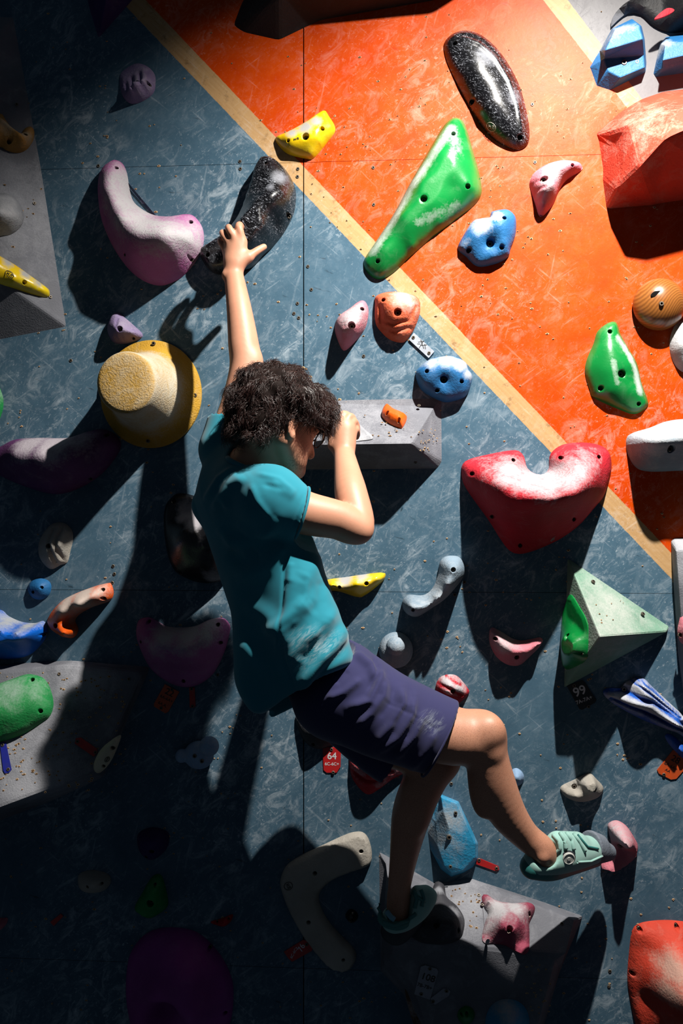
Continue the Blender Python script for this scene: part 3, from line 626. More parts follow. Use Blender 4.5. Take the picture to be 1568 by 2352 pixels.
hold('fin_hold', 'grey and pink half-moon foothold with two dark slots', [(1288, 1806), (1315, 1792), (1351, 1776), (1369, 1789), (1385, 1810), (1372, 1831), (1337, 1841), (1308, 1835), (1290, 1821)],
     [(1320, 1803, .045), (1352, 1795, .06), (1345, 1815, .05), (1370, 1812, .04), (1320, 1825, .035)], stone, edge=.014, rw=.012, res=.0045, holes=[(1324, 1816, .045, 6), (1365, 1814, .045, 5)], chalk=[(1325, 1795, 30, .8)])
hold('foot_hold', 'pink curved foothold under the toe of the extended shoe', [(1396, 1892), (1415, 1884), (1437, 1896), (1454, 1921), (1462, 1939), (1458, 1960), (1433, 1985), (1408, 1997), (1387, 1994), (1379, 1987), (1397, 1964), (1403, 1939), (1397, 1910)],
     [(1418, 1905, .08), (1430, 1930, .105), (1440, 1950, .10), (1418, 1962, .095), (1398, 1984, .06)], pk2, edge=.045, rw=.014, res=.0055, holes=[(1438, 1959, .09, 7)], chalk=[(1420, 1935, 40, .7)])
hold('knob_hold', 'pale blue ball hold half hidden behind the shin', [(1185, 1764), (1198, 1772), (1203, 1785), (1198, 1799), (1185, 1805), (1170, 1799), (1165, 1785), (1172, 1771)], [(1185, 1784, .03)], paleblu, edge=.012, rw=.02, res=.004)
pb = volume('plate_hold', 'turquoise and grey angular hold between the climber\'s shins', [(1007, 1822, 0), (1053, 1841, 0), (1097, 1936, 0), (1097, 1973, 0), (1086, 1991, 0), (1064, 2005, 0), (1036, 2015, 0), (1012, 1996, 0), (988, 1951, 0), (982, 1911, 0), (987, 1872, 0), (995, 1848, 0),
     (1012, 1830, .05), (1048, 1846, .055), (1090, 1938, .055), (1090, 1970, .05), (1062, 1999, .045), (1036, 2007, .04), (1020, 1988, .05), (1029, 1945, .055), (1028, 1900, .058), (1017, 1860, .055), (1000, 1890, .03), (1004, 1940, .03)],
     [(12, 13, 14, 15, 16, 17, 18, 19, 20, 21), (0, 1, 13, 12), (1, 2, 14, 13), (2, 3, 15, 14), (3, 4, 5, 16, 15), (5, 6, 17, 16), (6, 7, 18, 17), (7, 8, 23, 18), (18, 23, 19), (23, 22, 20, 19), (22, 21, 20), (8, 9, 10, 22, 23), (10, 11, 21, 22), (11, 0, 12, 21)], turq, 'climbing hold', bevel=.003,
     chalk=[(1035, 1880, .055, 45, .7), (1040, 1940, .055, 40, .5), (1000, 1920, .03, 60, .7)])
for (u, v, s_) in ((1031, 1922, 1.0), (1034, 1990, .7), (1046, 1867, .7)): seat(pb, plane3((1048, 1846, .055), (1090, 1938, .055), (1029, 1945, .055)), u, v, .0005, BOLT, s_, 'bolt')
bm_ = hold('boomerang_hold', 'flat stone grey boomerang-shaped hold left of the standing foot', [(757, 1933), (790, 1918), (811, 1911), (832, 1911), (846, 1926), (854, 1961), (846, 1986), (807, 2001), (768, 2017), (743, 2036), (732, 2058), (738, 2086), (757, 2119), (789, 2154), (812, 2178), (817, 2200), (803, 2224), (780, 2229), (752, 2216), (720, 2180), (690, 2138), (662, 2085), (646, 2040), (645, 2015), (660, 1985), (695, 1962), (725, 1948)],
     [(820, 1955, .03), (770, 1975, .035), (710, 2000, .038), (690, 2050, .038), (710, 2110, .035), (755, 2165, .034), (785, 2200, .03)], stone, edge=.022, rw=.009, holes=[(829, 1957, .03, 5), (723, 2006, .036, 5), (708, 2120, .036, 5), (788, 2206, .03, 4)], chalk=[(690, 2060, 60, .3), (800, 1990, 50, .3)])
badge(bm_, WALL, 662, 2035, .036, 17, 22, 60, M_BADGED)
hold('small_hold', 'tiny dark cup hold with two screws inside the boomerang\'s curve', [(807, 2088), (818, 2094), (822, 2104), (817, 2115), (806, 2119), (797, 2112), (793, 2103), (798, 2092)], [(807, 2100, .02)], blk2, edge=.008, rw=.01, res=.004, holes=[(811, 2112, .014, 4), (804, 2117, .01, 4)])
cone_c = WALL.loc(348, 906)
hold('crescent_hold', 'half shaded purple-pink bowl-shaped hold above the orange number tag', [(314, 1444), (321, 1423), (343, 1418), (364, 1428), (386, 1439), (421, 1441), (450, 1437), (482, 1423), (511, 1419), (527, 1434), (527, 1455), (514, 1501), (489, 1548), (454, 1573), (418, 1577), (379, 1562), (343, 1530), (318, 1476)],
     [(340, 1445, .06), (370, 1470, .11), (420, 1480, .13), (470, 1470, .11), (505, 1450, .06), (380, 1510, .10), (420, 1525, .10), (465, 1510, .09), (420, 1555, .05)], pk, edge=.018, rw=.012, holes=[(336, 1431, .05, 5), (499, 1436, .05, 5), (503, 1478, .06, 5), (420, 1565, .04, 5), (324, 1474, .045, 4)],
     chalk=[(380, 1455, 50, .8), (430, 1455, 50, .9), (470, 1450, 40, .9), (360, 1480, 40, .5)])
hold('bowl_hold', 'dark violet half-shaded bowl hold at the left edge', [(-50, 1050), (0, 1027), (36, 1010), (89, 1006), (154, 1006), (200, 992), (236, 986), (264, 997), (278, 1019), (268, 1047), (232, 1090), (179, 1123), (125, 1135), (64, 1119), (0, 1091)],
     [(30, 1035, .09), (90, 1035, .12), (150, 1035, .13), (210, 1020, .09), (245, 1005, .05), (60, 1075, .1), (130, 1080, .1), (200, 1065, .08), (125, 1115, .05)], viol, edge=.018, rw=.012, res=.008, holes=[(242, 999, .05, 5), (199, 1099, .05, 4)], chalk=[(60, 1020, 50, .9), (120, 1020, 55, 1.0), (180, 1010, 45, .6)])
hold('striped_hold', 'lavender striped pocket hold above the yellow cone', [(248, 751), (257, 726), (271, 718), (286, 729), (307, 747), (327, 767), (321, 779), (286, 790), (261, 786), (250, 769)],
     [(272, 745, .06), (285, 755, .06), (305, 765, .045), (270, 770, .05)], lav, edge=.018, rw=.012, res=.0042, holes=[(275, 755, .06, 7), (300, 773, .045, 4)], grooves=[([(262, 770), (268, 788)], .006, 2), ([(276, 772), (278, 790)], .006, 2), ([(290, 770), (294, 788)], .006, 2), ([(264, 730), (268, 748)], .005, 2)], chalk=[(285, 740, 35, .5)])
hold('edge_hold', 'green hold barely showing at the left edge beside the wall', [(-50, 880), (-10, 880), (5, 905), (8, 928), (4, 950), (-10, 975), (-50, 980)], [(-20, 928, .05)], grn2, edge=.02, rw=.014, chalk=[(0, 900, 30, .6)])
hold('ridged_hold', 'beige fluted hold in deep shadow at the left', [(89, 1259), (95, 1234), (118, 1205), (146, 1201), (164, 1216), (168, 1237), (162, 1265), (155, 1291), (139, 1298), (121, 1307), (107, 1301), (93, 1282)],
     [(125, 1230, .05), (120, 1265, .05), (145, 1250, .045), (110, 1285, .035)], stone, edge=.014, rw=.013, res=.0045, holes=[(110, 1254, .045, 6)], grooves=[([(135, 1210), (128, 1250), (138, 1295)], .01, 3), ([(118, 1215), (112, 1245), (122, 1300)], .01, 3), ([(150, 1210), (146, 1250), (152, 1285)], .01, 3)], chalk=[(125, 1250, 60, .8)])
hold('small_hold', 'dark blue small round hold below the fluted hold', [(64, 1352), (72, 1336), (90, 1328), (110, 1333), (118, 1346), (113, 1366), (96, 1377), (75, 1372)], [(90, 1350, .03)], blu, edge=.012, rw=.014, res=.005, holes=[(74, 1360, .025, 4), (94, 1350, .03, 4)])
hold('hook_hold', 'white chalked orange-ended curved hold lit from above at the left', [(114, 1416), (139, 1384), (168, 1366), (214, 1348), (248, 1339), (256, 1342), (261, 1362), (252, 1380), (214, 1394), (186, 1409), (173, 1425), (180, 1444), (175, 1459), (164, 1465), (143, 1459), (118, 1441)],
     [(140, 1405, .08), (170, 1385, .09), (215, 1367, .08), (248, 1358, .05), (140, 1435, .06), (165, 1450, .05), (190, 1395, .075)], ora_, edge=.025, rw=.01, res=.005, holes=[(228, 1357, .07, 5), (233, 1376, .06, 5), (126, 1438, .06, 6)], chalk=[(150, 1390, 40, 1.0), (190, 1375, 40, 1.0), (220, 1360, 24, .8), (160, 1425, 24, .4)])
hold('macro_hold', 'bright blue rounded hold cut off by the left edge', [(-60, 1395), (0, 1400), (20, 1415), (50, 1428), (80, 1431), (100, 1426), (108, 1440), (107, 1460), (95, 1480), (70, 1503), (35, 1513), (0, 1514), (-60, 1505)],
     [(0, 1440, .1), (40, 1450, .1), (80, 1450, .07), (20, 1480, .08), (-40, 1450, .1), (60, 1480, .06)], blu2, edge=.02, rw=.012, holes=[(88, 1462, .06, 5)], chalk=[(10, 1415, 40, 1.0), (50, 1432, 30, .9), (85, 1430, 20, .8)])
hold('bucket_hold', 'glossy black bucket-shaped hold with pale scooped top behind the climber\'s back', [(377, 1210), (380, 1165), (395, 1143), (415, 1133), (460, 1145), (520, 1190), (540, 1260), (530, 1320), (500, 1336), (462, 1338), (430, 1328), (402, 1310), (385, 1270)],
     [(400, 1165, .03), (425, 1175, .025), (460, 1195, .05), (405, 1200, .05), (430, 1218, .10), (470, 1226, .11), (510, 1228, .11), (400, 1250, .07), (440, 1265, .095), (490, 1270, .1), (430, 1310, .05), (480, 1310, .07)], blk2, edge=.018, rw=.014, res=.006, holes=[(399, 1151, .025, 5), (411, 1317, .04, 4)],
     chalk=[(425, 1175, 32, 1.0), (445, 1198, 26, 1.0), (410, 1190, 16, .9), (480, 1325, 22, .7)])
hold('pebble_hold', 'dull red layered hold under the shorts in shadow', [(802, 1735), (815, 1712), (850, 1695), (930, 1730), (945, 1762), (900, 1790), (870, 1812), (845, 1824), (822, 1806), (806, 1778)],
     [(840, 1745, .06), (880, 1760, .06), (845, 1790, .045)], red, edge=.014, rw=.016, res=.006, grooves=[([(803, 1750), (840, 1768), (900, 1778)], .010, 3), ([(808, 1780), (840, 1798), (875, 1800)], .010, 3)], chalk=[(820, 1780, 30, .5), (870, 1795, 30, .5), (900, 1765, 30, .5)])
hold('small_hold', 'dark grey hold edge showing under the back of the shorts', [(678, 1648), (700, 1640), (770, 1660), (772, 1700), (745, 1718), (718, 1716), (694, 1694)], [(725, 1680, .05)], dgrey, edge=.014, rw=.014, holes=[(719, 1710, .025, 4)])
hold('pocket_hold', 'very dark purple round hold in the black shadow at lower left', [(316, 1935), (320, 1912), (350, 1900), (384, 1910), (388, 1932), (378, 1955), (350, 1974), (326, 1962)], [(350, 1935, .05), (347, 1955, .04)], dpur, edge=.014, rw=.014, holes=[(347, 1957, .04, 6), (335, 1969, .02, 4)])
hold('small_hold', 'dark beige hold lost in the shadow at lower left', [(180, 2026), (184, 2006), (215, 1998), (248, 2008), (254, 2028), (236, 2046), (205, 2050), (186, 2042)], [(217, 2025, .045)], stone, edge=.014, rw=.014, holes=[(201, 2037, .035, 4), (232, 2031, .035, 4)])
hold('pinch_hold', 'dark green angular hold in the shadow below the purple one', [(310, 2084), (330, 2045), (350, 2013), (370, 2010), (382, 2046), (385, 2080), (364, 2099), (343, 2108), (324, 2100)], [(345, 2060, .055), (360, 2040, .045), (345, 2085, .05)], grn2, edge=.016, rw=.01, holes=[(344, 2076, .05, 9), (355, 2033, .04, 4)])
hold('small_hold', 'small red fin-shaped foothold below the green shadowed one', [(484, 2117), (500, 2125), (515, 2127), (530, 2116), (534, 2100), (510, 2109)], [(512, 2117, .025)], ora_ if False else red, edge=.01, rw=.008, res=.004, holes=[(497, 2121, .018, 3), (524, 2113, .018, 3)])
plum = hold_mat('plum_resin', (150, 56, 140), bump=.4, dust=.1)
hold('bucket_hold', 'very dark purple ring-shaped hold with a deep hollow at the bottom', [(290, 2260), (300, 2190), (335, 2145), (385, 2130), (450, 2140), (500, 2185), (530, 2240), (536, 2290), (528, 2350), (500, 2400), (400, 2440), (320, 2400), (296, 2330)],
     [(400, 2175, .06), (460, 2200, .07), (490, 2270, .06), (480, 2340, .07), (340, 2230, .06), (330, 2300, .07), (340, 2360, .08), (390, 2255, .12), (440, 2290, .12), (440, 2350, .12), (350, 2300, .11), (385, 2300, .02), (395, 2325, .02), (375, 2320, .02)], plum, edge=.018, rw=.014, res=.009, holes=[(474, 2194, .06, 5), (512, 2340, .06, 5)])
hold('small_hold', 'pale pink hold tip at the left edge near the bottom', [(-30, 2100), (0, 2108), (18, 2109), (8, 2130), (-30, 2150)], [(-5, 2120, .03)], pk2, edge=.01, res=.006)
ob = hold('cone_bump_hold', 'orange-red plate hold with a grey cone bump at the lower right corner', [(1450, 2139), (1456, 2128), (1476, 2118), (1520, 2113), (1568, 2116), (1640, 2130), (1680, 2180), (1680, 2420), (1480, 2420), (1459, 2352), (1448, 2304), (1440, 2246), (1445, 2177)],
     [(1475, 2145, .03), (1555, 2135, .035), (1460, 2240, .03), (1500, 2190, .05), (1530, 2215, .09), (1568, 2230, .13), (1530, 2270, .12), (1570, 2290, .17), (1620, 2300, .15), (1540, 2340, .12), (1490, 2300, .045), (1480, 2360, .035), (1600, 2180, .05)], redv, edge=.018, rw=.012, res=.009,
     holes=[(1471, 2140, .03, 6), (1555, 2132, .03, 6), (1453, 2239, .028, 6)], chalk=[(1540, 2215, 40, .9), (1525, 2260, 34, .8), (1570, 2260, 40, .8)])

# ball shaped and turned holds --------------------------------------------
def lathe(name, label, fr, u, v, prof, mat, n=48, cat='climbing hold', sx=1.0, parent=None, chalkf=None):
    """prof: list of (radius, height) from the wall outwards"""
    V, F = [], []
    for (r, h) in prof:
        for i in range(n):
            a = 2 * math.pi * i / n; V.append((r * math.cos(a), r * sx * math.sin(a), h))
    for k in range(len(prof) - 1):
        for i in range(n): F.append((k * n + i, k * n + (i + 1) % n, (k + 1) * n + (i + 1) % n, (k + 1) * n + i))
    F.append(tuple(range((len(prof) - 1) * n, len(prof) * n)))
    me = new_mesh(name, V, F, mat)
    at = me.attributes.new('chalk', 'FLOAT', 'POINT')
    if chalkf: at.data.foreach_set('value', np.array([chalkf(*p) for p in V], np.float32))
    ob = link(name, me, parent, fr.W(u, v, 0), fr.rot())
    if label: tag(ob, label, cat)
    return ob
cone = lathe('cone_hold', 'big mustard yellow flanged cone hold sticking out of the wall', WALL, 348, 906,
     [(.1475, -.003), (.1485, .008), (.147, .012), (.138, .016), (.128, .024), (.118, .036), (.109, .055), (.101, .08), (.096, .11), (.090, .14), (.0855, .17), (.0825, .20), (.0805, .225), (.079, .238), (.075, .245), (.066, .248), (.03, .250)], yel2, 72, sx=1.05,
     chalkf=lambda x, y, z: .75 * min(1, max(0, (z - .02) / .06)) * (1 if z < .243 else .5))
for (u, v) in ((353, 789), (448, 908), (340, 1013)): seat(cone, WALL, u, v, .022 if u != 448 else .018, BOLT, .8, 'bolt')
kk = NT('turned_wood'); tc = kk.n('ShaderNodeTexCoord').outputs['Object']
w = kk.n('ShaderNodeTexWave', wave_type='RINGS', rings_direction='X'); kk.put(w.inputs[0], kk.mapping(tc, (.5, .9, 0), (1, 1, 1), (.03, .05, .02)))
w.inputs['Scale'].default_value = 48; w.inputs['Distortion'].default_value = 2.2; w.inputs['Detail'].default_value = 4; w.inputs['Detail Scale'].default_value = 1.2
kk.put(kk.b.inputs['Base Color'], kk.mix(kk.math('MULTIPLY', w.outputs[0], .55), lin((160, 100, 46)), lin((88, 46, 16)))); kk.b.inputs['Roughness'].default_value = .28
wr = .0715
wb = lathe('ball_hold', 'polished brown wooden ball hold on the orange panel', WALL, 1510, 702, [(wr * math.cos(a), .012 + wr * .85 * math.sin(a)) for a in [i * math.pi / 2 / 14 for i in range(14)]] + [(.004, .012 + wr * .85)], kk.m, 56)
for vtx in wb.data.vertices: pass
slot = hold('slot', None, [(1494, 680), (1501, 670), (1520, 668), (1533, 672), (1524, 680), (1508, 683)], [(1512, 676, .003)], M_HOLE, fr=lifted(.066), edge=.0025, rw=.003, res=.004, parent=None)
slot.parent = wb; slot.location = wb.matrix_world.inverted() @ slot.location if False else (slot.location - wb.location); slot.location = wb.rotation_euler.to_matrix().inverted() @ slot.location; slot.rotation_euler = (0, 0, 0)
seat(wb, lifted(.071), 1518, 698, 0, BOLT, .9, 'bolt')
# ------------------------------------------------------------------ holds on volumes
hold('jug_hold', 'tan jug hold with a raised lip on the tall grey volume', [(-50, 262), (0, 262), (12, 276), (30, 300), (46, 309), (57, 296), (70, 292), (78, 303), (75, 325), (60, 344), (38, 350), (15, 344), (0, 336), (-50, 330)],
     [(0, 285, .05), (20, 315, .04), (45, 330, .035), (62, 310, .04), (-30, 300, .05)], tanm, fr=GV2, edge=.014, rw=.012, res=.005, holes=[(24, 319, .042, 6), (60, 306, .042, 5)],
     grooves=[([(-20, 262), (10, 285), (32, 306), (50, 322)], -.016, 5)], chalk=[(15, 290, 26, .8), (60, 305, 22, .7)])
hold('dome_hold', 'grey round dome hold on the tall grey volume', [(-30, 455), (0, 445), (22, 448), (42, 465), (53, 490), (52, 514), (36, 532), (12, 541), (-30, 535)], [(15, 485, .075), (-10, 490, .08), (30, 500, .065), (20, 520, .045)], grey2, fr=GV, edge=.014, rw=.022, res=.006, chalk=[(15, 490, 60, .5)])
ye = hold('edge_hold', 'long yellow edge hold on the tall grey volume', [(-70, 548), (0, 589), (36, 610), (71, 635), (104, 659), (113, 669), (109, 683), (71, 675), (0, 651), (-70, 625)], [(0, 615, .035), (40, 630, .035), (75, 655, .03), (100, 670, .022), (30, 648, .03), (-40, 595, .035)], yel, fr=GV, edge=.012, rw=.009, res=.0055, holes=[(57, 647, .033, 5)], chalk=[(20, 600, 18, .9), (60, 627, 16, .9), (90, 648, 14, .8)])
badge(ye, GV, 22, 630, .037, 20, 13, 35, M_BADGED)
hold('small_hold', 'small orange hold screwed onto the shelf volume', [(887, 929), (879, 940), (877, 954), (893, 970), (918, 981), (925, 979), (934, 958), (921, 950), (907, 944), (896, 934)], [(890, 948, .022), (905, 958, .02), (918, 964, .022)], ora_, fr=RV, edge=.01, rw=.008, res=.004, holes=[(889, 945, .024, 4), (916, 961, .024, 4)])
hold('pinch_hold', 'pointed grey hold under the climber\'s right hand', [(770, 990), (790, 975), (818, 971), (836, 986), (857, 1007), (832, 1013), (790, 1016), (768, 1008)], [(800, 993, .07), (824, 997, .055), (782, 998, .065)], grey2, fr=RV, edge=.01, rw=.01, res=.0045, chalk=[(820, 990, 40, .6)])
hold('macro_hold', 'green rounded hold on the large lower left volume', [(-60, 1592), (0, 1570), (35, 1558), (64, 1549), (92, 1554), (107, 1565), (118, 1589), (123, 1618), (116, 1643), (100, 1657), (54, 1686), (0, 1705), (-60, 1720)],
     [(0, 1615, .06), (50, 1600, .06), (90, 1600, .045), (20, 1650, .06), (80, 1635, .045), (-40, 1640, .06)], grn2, fr=LV, edge=.02, rw=.012, holes=[(74, 1561, .03, 5), (91, 1632, .045, 5)], chalk=[(20, 1590, 60, .6), (70, 1580, 40, .5)])
ch = hold('lens_hold', 'flat cream lens-shaped hold on the edge of the large volume', [(276, 1689), (270, 1714), (252, 1752), (231, 1774), (219, 1772), (216, 1754), (229, 1725), (250, 1704)], [(247, 1730, .022), (240, 1745, .02), (258, 1712, .02)], cream, fr=lifted(.16), edge=.012, rw=.008, res=.005, holes=[(257, 1719, .02, 5), (236, 1761, .018, 4)])
badge(ch, lifted(.16), 246, 1744, .022, 13, 9, -55, M_BADGED)
hold('side_hold', 'bright green curved hold on the left face of the mint volume', [(1312, 1366), (1331, 1394), (1347, 1423), (1351, 1451), (1345, 1512), (1308, 1537), (1299, 1530), (1295, 1491), (1295, 1419), (1301, 1384)], [(1318, 1400, .025), (1325, 1440, .035), (1325, 1490, .03), (1308, 1450, .025)], grn, fr=MVL, edge=.012, rw=.012, res=.006, holes=[(1305, 1462, .03, 7), (1322, 1501, .03, 4)], chalk=[(1335, 1470, 14, .5)])
rose = hold_mat('rose_resin', (150, 62, 84), bump=.45, dust=.35)
hold('bulb_hold', 'charcoal bulbous hold the standing shoe pushes against', [(938, 2128), (955, 2095), (985, 2060), (1000, 2027), (1019, 2034), (1025, 2061), (1048, 2082), (1065, 2110), (1064, 2139), (1054, 2157), (1025, 2168), (973, 2165), (947, 2152)], [(1005, 2045, .05), (1010, 2080, .06), (1030, 2105, .07), (1000, 2120, .065), (965, 2130, .04), (1010, 2145, .05), (1045, 2140, .045)], dgrey, fr=BV, edge=.016, rw=.016, res=.006, holes=[(1003, 2124, .065, 7), (1054, 2133, .045, 4)], chalk=[(1008, 2038, 16, .9), (1045, 2090, 18, .7)])
hold('star_hold', 'pink four-cornered pinch hold on the dark volume', [(1106, 2060), (1117, 2056), (1140, 2070), (1175, 2076), (1212, 2074), (1227, 2084), (1225, 2099), (1215, 2122), (1215, 2148), (1214, 2182), (1204, 2191), (1189, 2188), (1160, 2172), (1131, 2168), (1114, 2168), (1106, 2154), (1114, 2116), (1120, 2099), (1111, 2084)],
     [(1118, 2072, .04), (1215, 2088, .04), (1165, 2095, .06), (1150, 2130, .06), (1190, 2130, .06), (1120, 2158, .035), (1203, 2178, .04), (1170, 2150, .05)], rose, fr=BV, edge=.016, rw=.012, res=.0055, holes=[(1169, 2137, .055, 7), (1110, 2068, .03, 4), (1217, 2097, .035, 4), (1120, 2161, .03, 4)], chalk=[(1140, 2085, 40, 1.0), (1185, 2085, 34, .9), (1125, 2120, 26, .8), (1120, 2155, 24, .7), (1165, 2105, 34, .5)])
hold('small_hold', 'small green round hold at the bottom of the dark volume', [(1070, 2310), (1085, 2317), (1090, 2331), (1084, 2345), (1070, 2352), (1056, 2346), (1050, 2331), (1056, 2317)], [(1070, 2330, .025)], grn, fr=BV2, edge=.01, rw=.014, res=.004, holes=[(1060, 2334, .02, 3), (1072, 2332, .025, 4)])
hold('dome_hold', 'chalky pale blue dome hold at the bottom edge of the dark volume', [(1165, 2294), (1190, 2300), (1208, 2318), (1215, 2345), (1208, 2380), (1165, 2400), (1122, 2382), (1114, 2345), (1124, 2315), (1142, 2299)], [(1165, 2340, .06), (1160, 2320, .05), (1170, 2370, .05)], turq, fr=BV2, edge=.012, rw=.03, res=.006, chalk=[(1160, 2325, 40, .7)])
hold('sloper_hold', 'dark brown chalky hold at the bottom edge left of the number plate', [(930, 2268), (950, 2284), (985, 2310), (1020, 2340), (1040, 2380), (1000, 2400), (960, 2370), (940, 2320)], [(965, 2315, .05), (990, 2350, .06)], brown, fr=lifted(.05), edge=.02, rw=.02, res=.008, chalk=[(970, 2330, 40, .5)])
hold('edge_hold', 'pink hold edge on the slab volume at the right edge', [(1568, 1414), (1559, 1432), (1556, 1452), (1562, 1474), (1580, 1484), (1610, 1470), (1610, 1425)], [(1580, 1448, .05)], pk2, fr=lifted(.075), edge=.016, rw=.016, holes=[(1566, 1461, .03, 5)])

# ------------------------------------------------------------------ number tags
def txt(parent, fr, s, u, v, size, ang, mat, h, name='number', bold=.012):
    bold = min(bold, .014)
    cu = bpy.data.curves.new('t', 'FONT'); cu.body = s; cu.size = 1.0; cu.align_x = 'CENTER'; cu.align_y = 'CENTER'; cu.extrude = .004; cu.offset = bold
    to = bpy.data.objects.new('t', cu); COL.objects.link(to)
    me = bpy.data.meshes.new_from_object(to.evaluated_get(bpy.context.evaluated_depsgraph_get()))
    bpy.data.objects.remove(to); bpy.data.curves.remove(cu)
    me.name = name; me.materials.clear(); me.materials.append(mat)
    k = size / 807.0; me.transform(Matrix.Scale(k, 4))
    o = link(name, me, parent)
    M = Matrix.Translation(fr.W(u, v, h)) @ fr.rot().to_4x4() @ Matrix.Rotation(-math.radians(ang), 4, 'Z')
    o.matrix_local = Matrix.LocRotScale(parent.location, parent.rotation_euler, parent.scale).inverted() @ M
    return o
def tag_mat(name, col): 
    k = NT(name); tc = k.n('ShaderNodeTexCoord').outputs['Object']; n = k.noise(tc, 60, 5, .7)
    k.put(k.b.inputs['Base Color'], k.mix(k.ramp(n, .45, .9), lin(col), lin(tuple(c * .6 + 30 for c in col)))); k.b.inputs['Roughness'].default_value = .45; return k.m
T_RED = tag_mat('red_plastic', (196, 26, 28)); T_ORA = tag_mat('orange_plastic', (214, 82, 26)); T_BLK = tag_mat('black_plastic', (18, 18, 20)); T_WHT = tag_mat('white_plastic', (150, 152, 164)); T_BLU = tag_mat('navy_plastic', (24, 36, 150)); T_SIL = tag_mat('silver_plate', (176, 184, 196))
I_WHT = plain('white_print', (226, 224, 226), .6); I_BLK = plain('black_print', (12, 12, 14), .6); I_DRK = plain('dark_print', (40, 20, 12), .6)
def plate(name, label, pts, mat, fr=WALL, screws=(), cat='tag', t=.003, group=None):
    P = [Vector(fr.loc(u, v, 0)) for u, v in pts]; org = sum(P, Vector()) / len(P); n = len(P)
    V = [(p.x - org.x, p.y - org.y, z) for z in (0.0, t) for p in P]
    F = [tuple(range(n, 2 * n)), tuple(range(n))] + [(i, (i + 1) % n, n + (i + 1) % n, n + i) for i in range(n)]
    me = new_mesh(name, V, F, mat, False); bm = bmesh.new(); bm.from_mesh(me); bmesh.ops.recalc_face_normals(bm, faces=bm.faces); bm.to_mesh(me); bm.free()
    o = link(name, me, None, fr.p0 + fr.e1 * org.x + fr.e2 * org.y, fr.rot()); tag(o, label, cat, group)
    for (u, v) in screws: seat(o, fr, u, v, t)
    return o
p = plate('number_tag', 'orange plastic tag numbered 22 under the purple-pink bowl hold', [(379, 1571), (412, 1589), (387, 1634), (380, 1638), (354, 1622), (354, 1616)], T_ORA, screws=((395, 1583), (370, 1626)))
txt(p, WALL, '22', 389, 1591, 21, 27, I_DRK, .0034, bold=.03); txt(p, WALL, '6A-6A+', 382, 1605, 10, 27, I_DRK, .0034, 'grade', .03); txt(p, WALL, '6A.A.', 373, 1618, 10, 27, I_DRK, .0034, 'grade', .03)
p = plate('number_tag', 'red plastic tag numbered 64 under the shorts', [(741, 1718), (747, 1716), (778, 1716), (783, 1721), (782, 1760), (773, 1774), (750, 1774), (743, 1768)], T_RED, screws=((761, 1721), (765, 1774)))
txt(p, WALL, '64', 762, 1737, 22, 0, I_WHT, .0034, bold=.035); txt(p, WALL, '6C-6C+', 762, 1755, 10, 0, I_WHT, .0034, 'grade', .03)
p = plate('number_tag', 'tilted red plastic tag numbered 76 by the boomerang hold', [(652, 2185), (696, 2158), (706, 2160), (718, 2176), (716, 2183), (671, 2208), (662, 2200)], T_RED, screws=((704, 2169),))
txt(p, WALL, '76', 692, 2177, 18, -62, I_WHT, .0034, bold=.03) ; txt(p, WALL, '6C-6C+', 675, 2188, 9, -62, I_WHT, .0034, 'grade', .03)
p = plate('number_tag', 'black plastic tag numbered 99 under the mint volume', [(1301, 1575), (1337, 1562), (1342, 1566), (1369, 1607), (1366, 1613), (1336, 1630), (1330, 1628)], T_BLK, screws=((1318, 1575), (1351, 1623)))
txt(p, WALL, '99', 1331, 1588, 29, -22, I_WHT, .0034, bold=.03); txt(p, WALL, '7A-7A+', 1341, 1608, 12, -22, I_WHT, .0034, 'grade', .03)
p = plate('number_tag', 'orange plastic tag numbered 28 at the right edge', [(1545, 1722), (1590, 1745), (1552, 1788), (1540, 1790), (1512, 1776), (1508, 1768)], T_ORA, screws=((1560, 1733), (1524, 1779)))
txt(p, WALL, '28', 1551, 1745, 20, 30, I_DRK, .0034, bold=.03); txt(p, WALL, '6A-6A+', 1540, 1760, 10, 30, I_DRK, .0034, 'grade', .03); txt(p, WALL, 'AA', 1533, 1770, 9, 30, I_DRK, .0034, 'grade', .03)
p = plate('number_tag', 'grey-white plastic tag numbered 108 on the dark volume', [(966, 2219), (976, 2216), (1003, 2224), (1006, 2230), (987, 2295), (951, 2282)], T_WHT, fr=BV2, screws=((987, 2225), (967, 2283)))
txt(p, BV2, '108', 983, 2246, 21, 17, I_BLK, .0034, bold=.03); txt(p, BV2, '7B-7B+', 975, 2266, 11, 17, I_BLK, .0034, 'grade', .03)
plate('strip_tag', 'small grey-white strip tag beside the 108 tag', [(989, 2291), (1018, 2269), (1028, 2270), (1034, 2276), (1030, 2286), (999, 2306), (990, 2300)], T_WHT, fr=BV2, screws=((1025, 2276), (994, 2300)))
plate('strip_tag', 'short red strip tag hanging below the purple-pink bowl hold', [(435, 1579), (447, 1579), (449, 1622), (444, 1626), (436, 1624)], T_RED, screws=((440, 1582), (442, 1622)))
plate('strip_tag', 'red strip tag on the large lower left volume', [(175, 1696), (186, 1694), (222, 1719), (224, 1728), (215, 1738), (172, 1708)], T_RED, fr=LV, screws=((178, 1703), (219, 1728)))
plate('strip_tag', 'navy blue strip tag on the large lower left volume', [(0, 1705), (14, 1705), (27, 1768), (22, 1774), (12, 1777), (8, 1770)], T_BLU, fr=LV, screws=((6, 1711), (19, 1767)))
plate('strip_tag', 'short red strip tag beside the turquoise hold', [(1094, 1972), (1101, 1971), (1144, 1989), (1146, 1996), (1140, 2001), (1093, 1984)], T_RED, screws=((1100, 1975), (1140, 1994)))
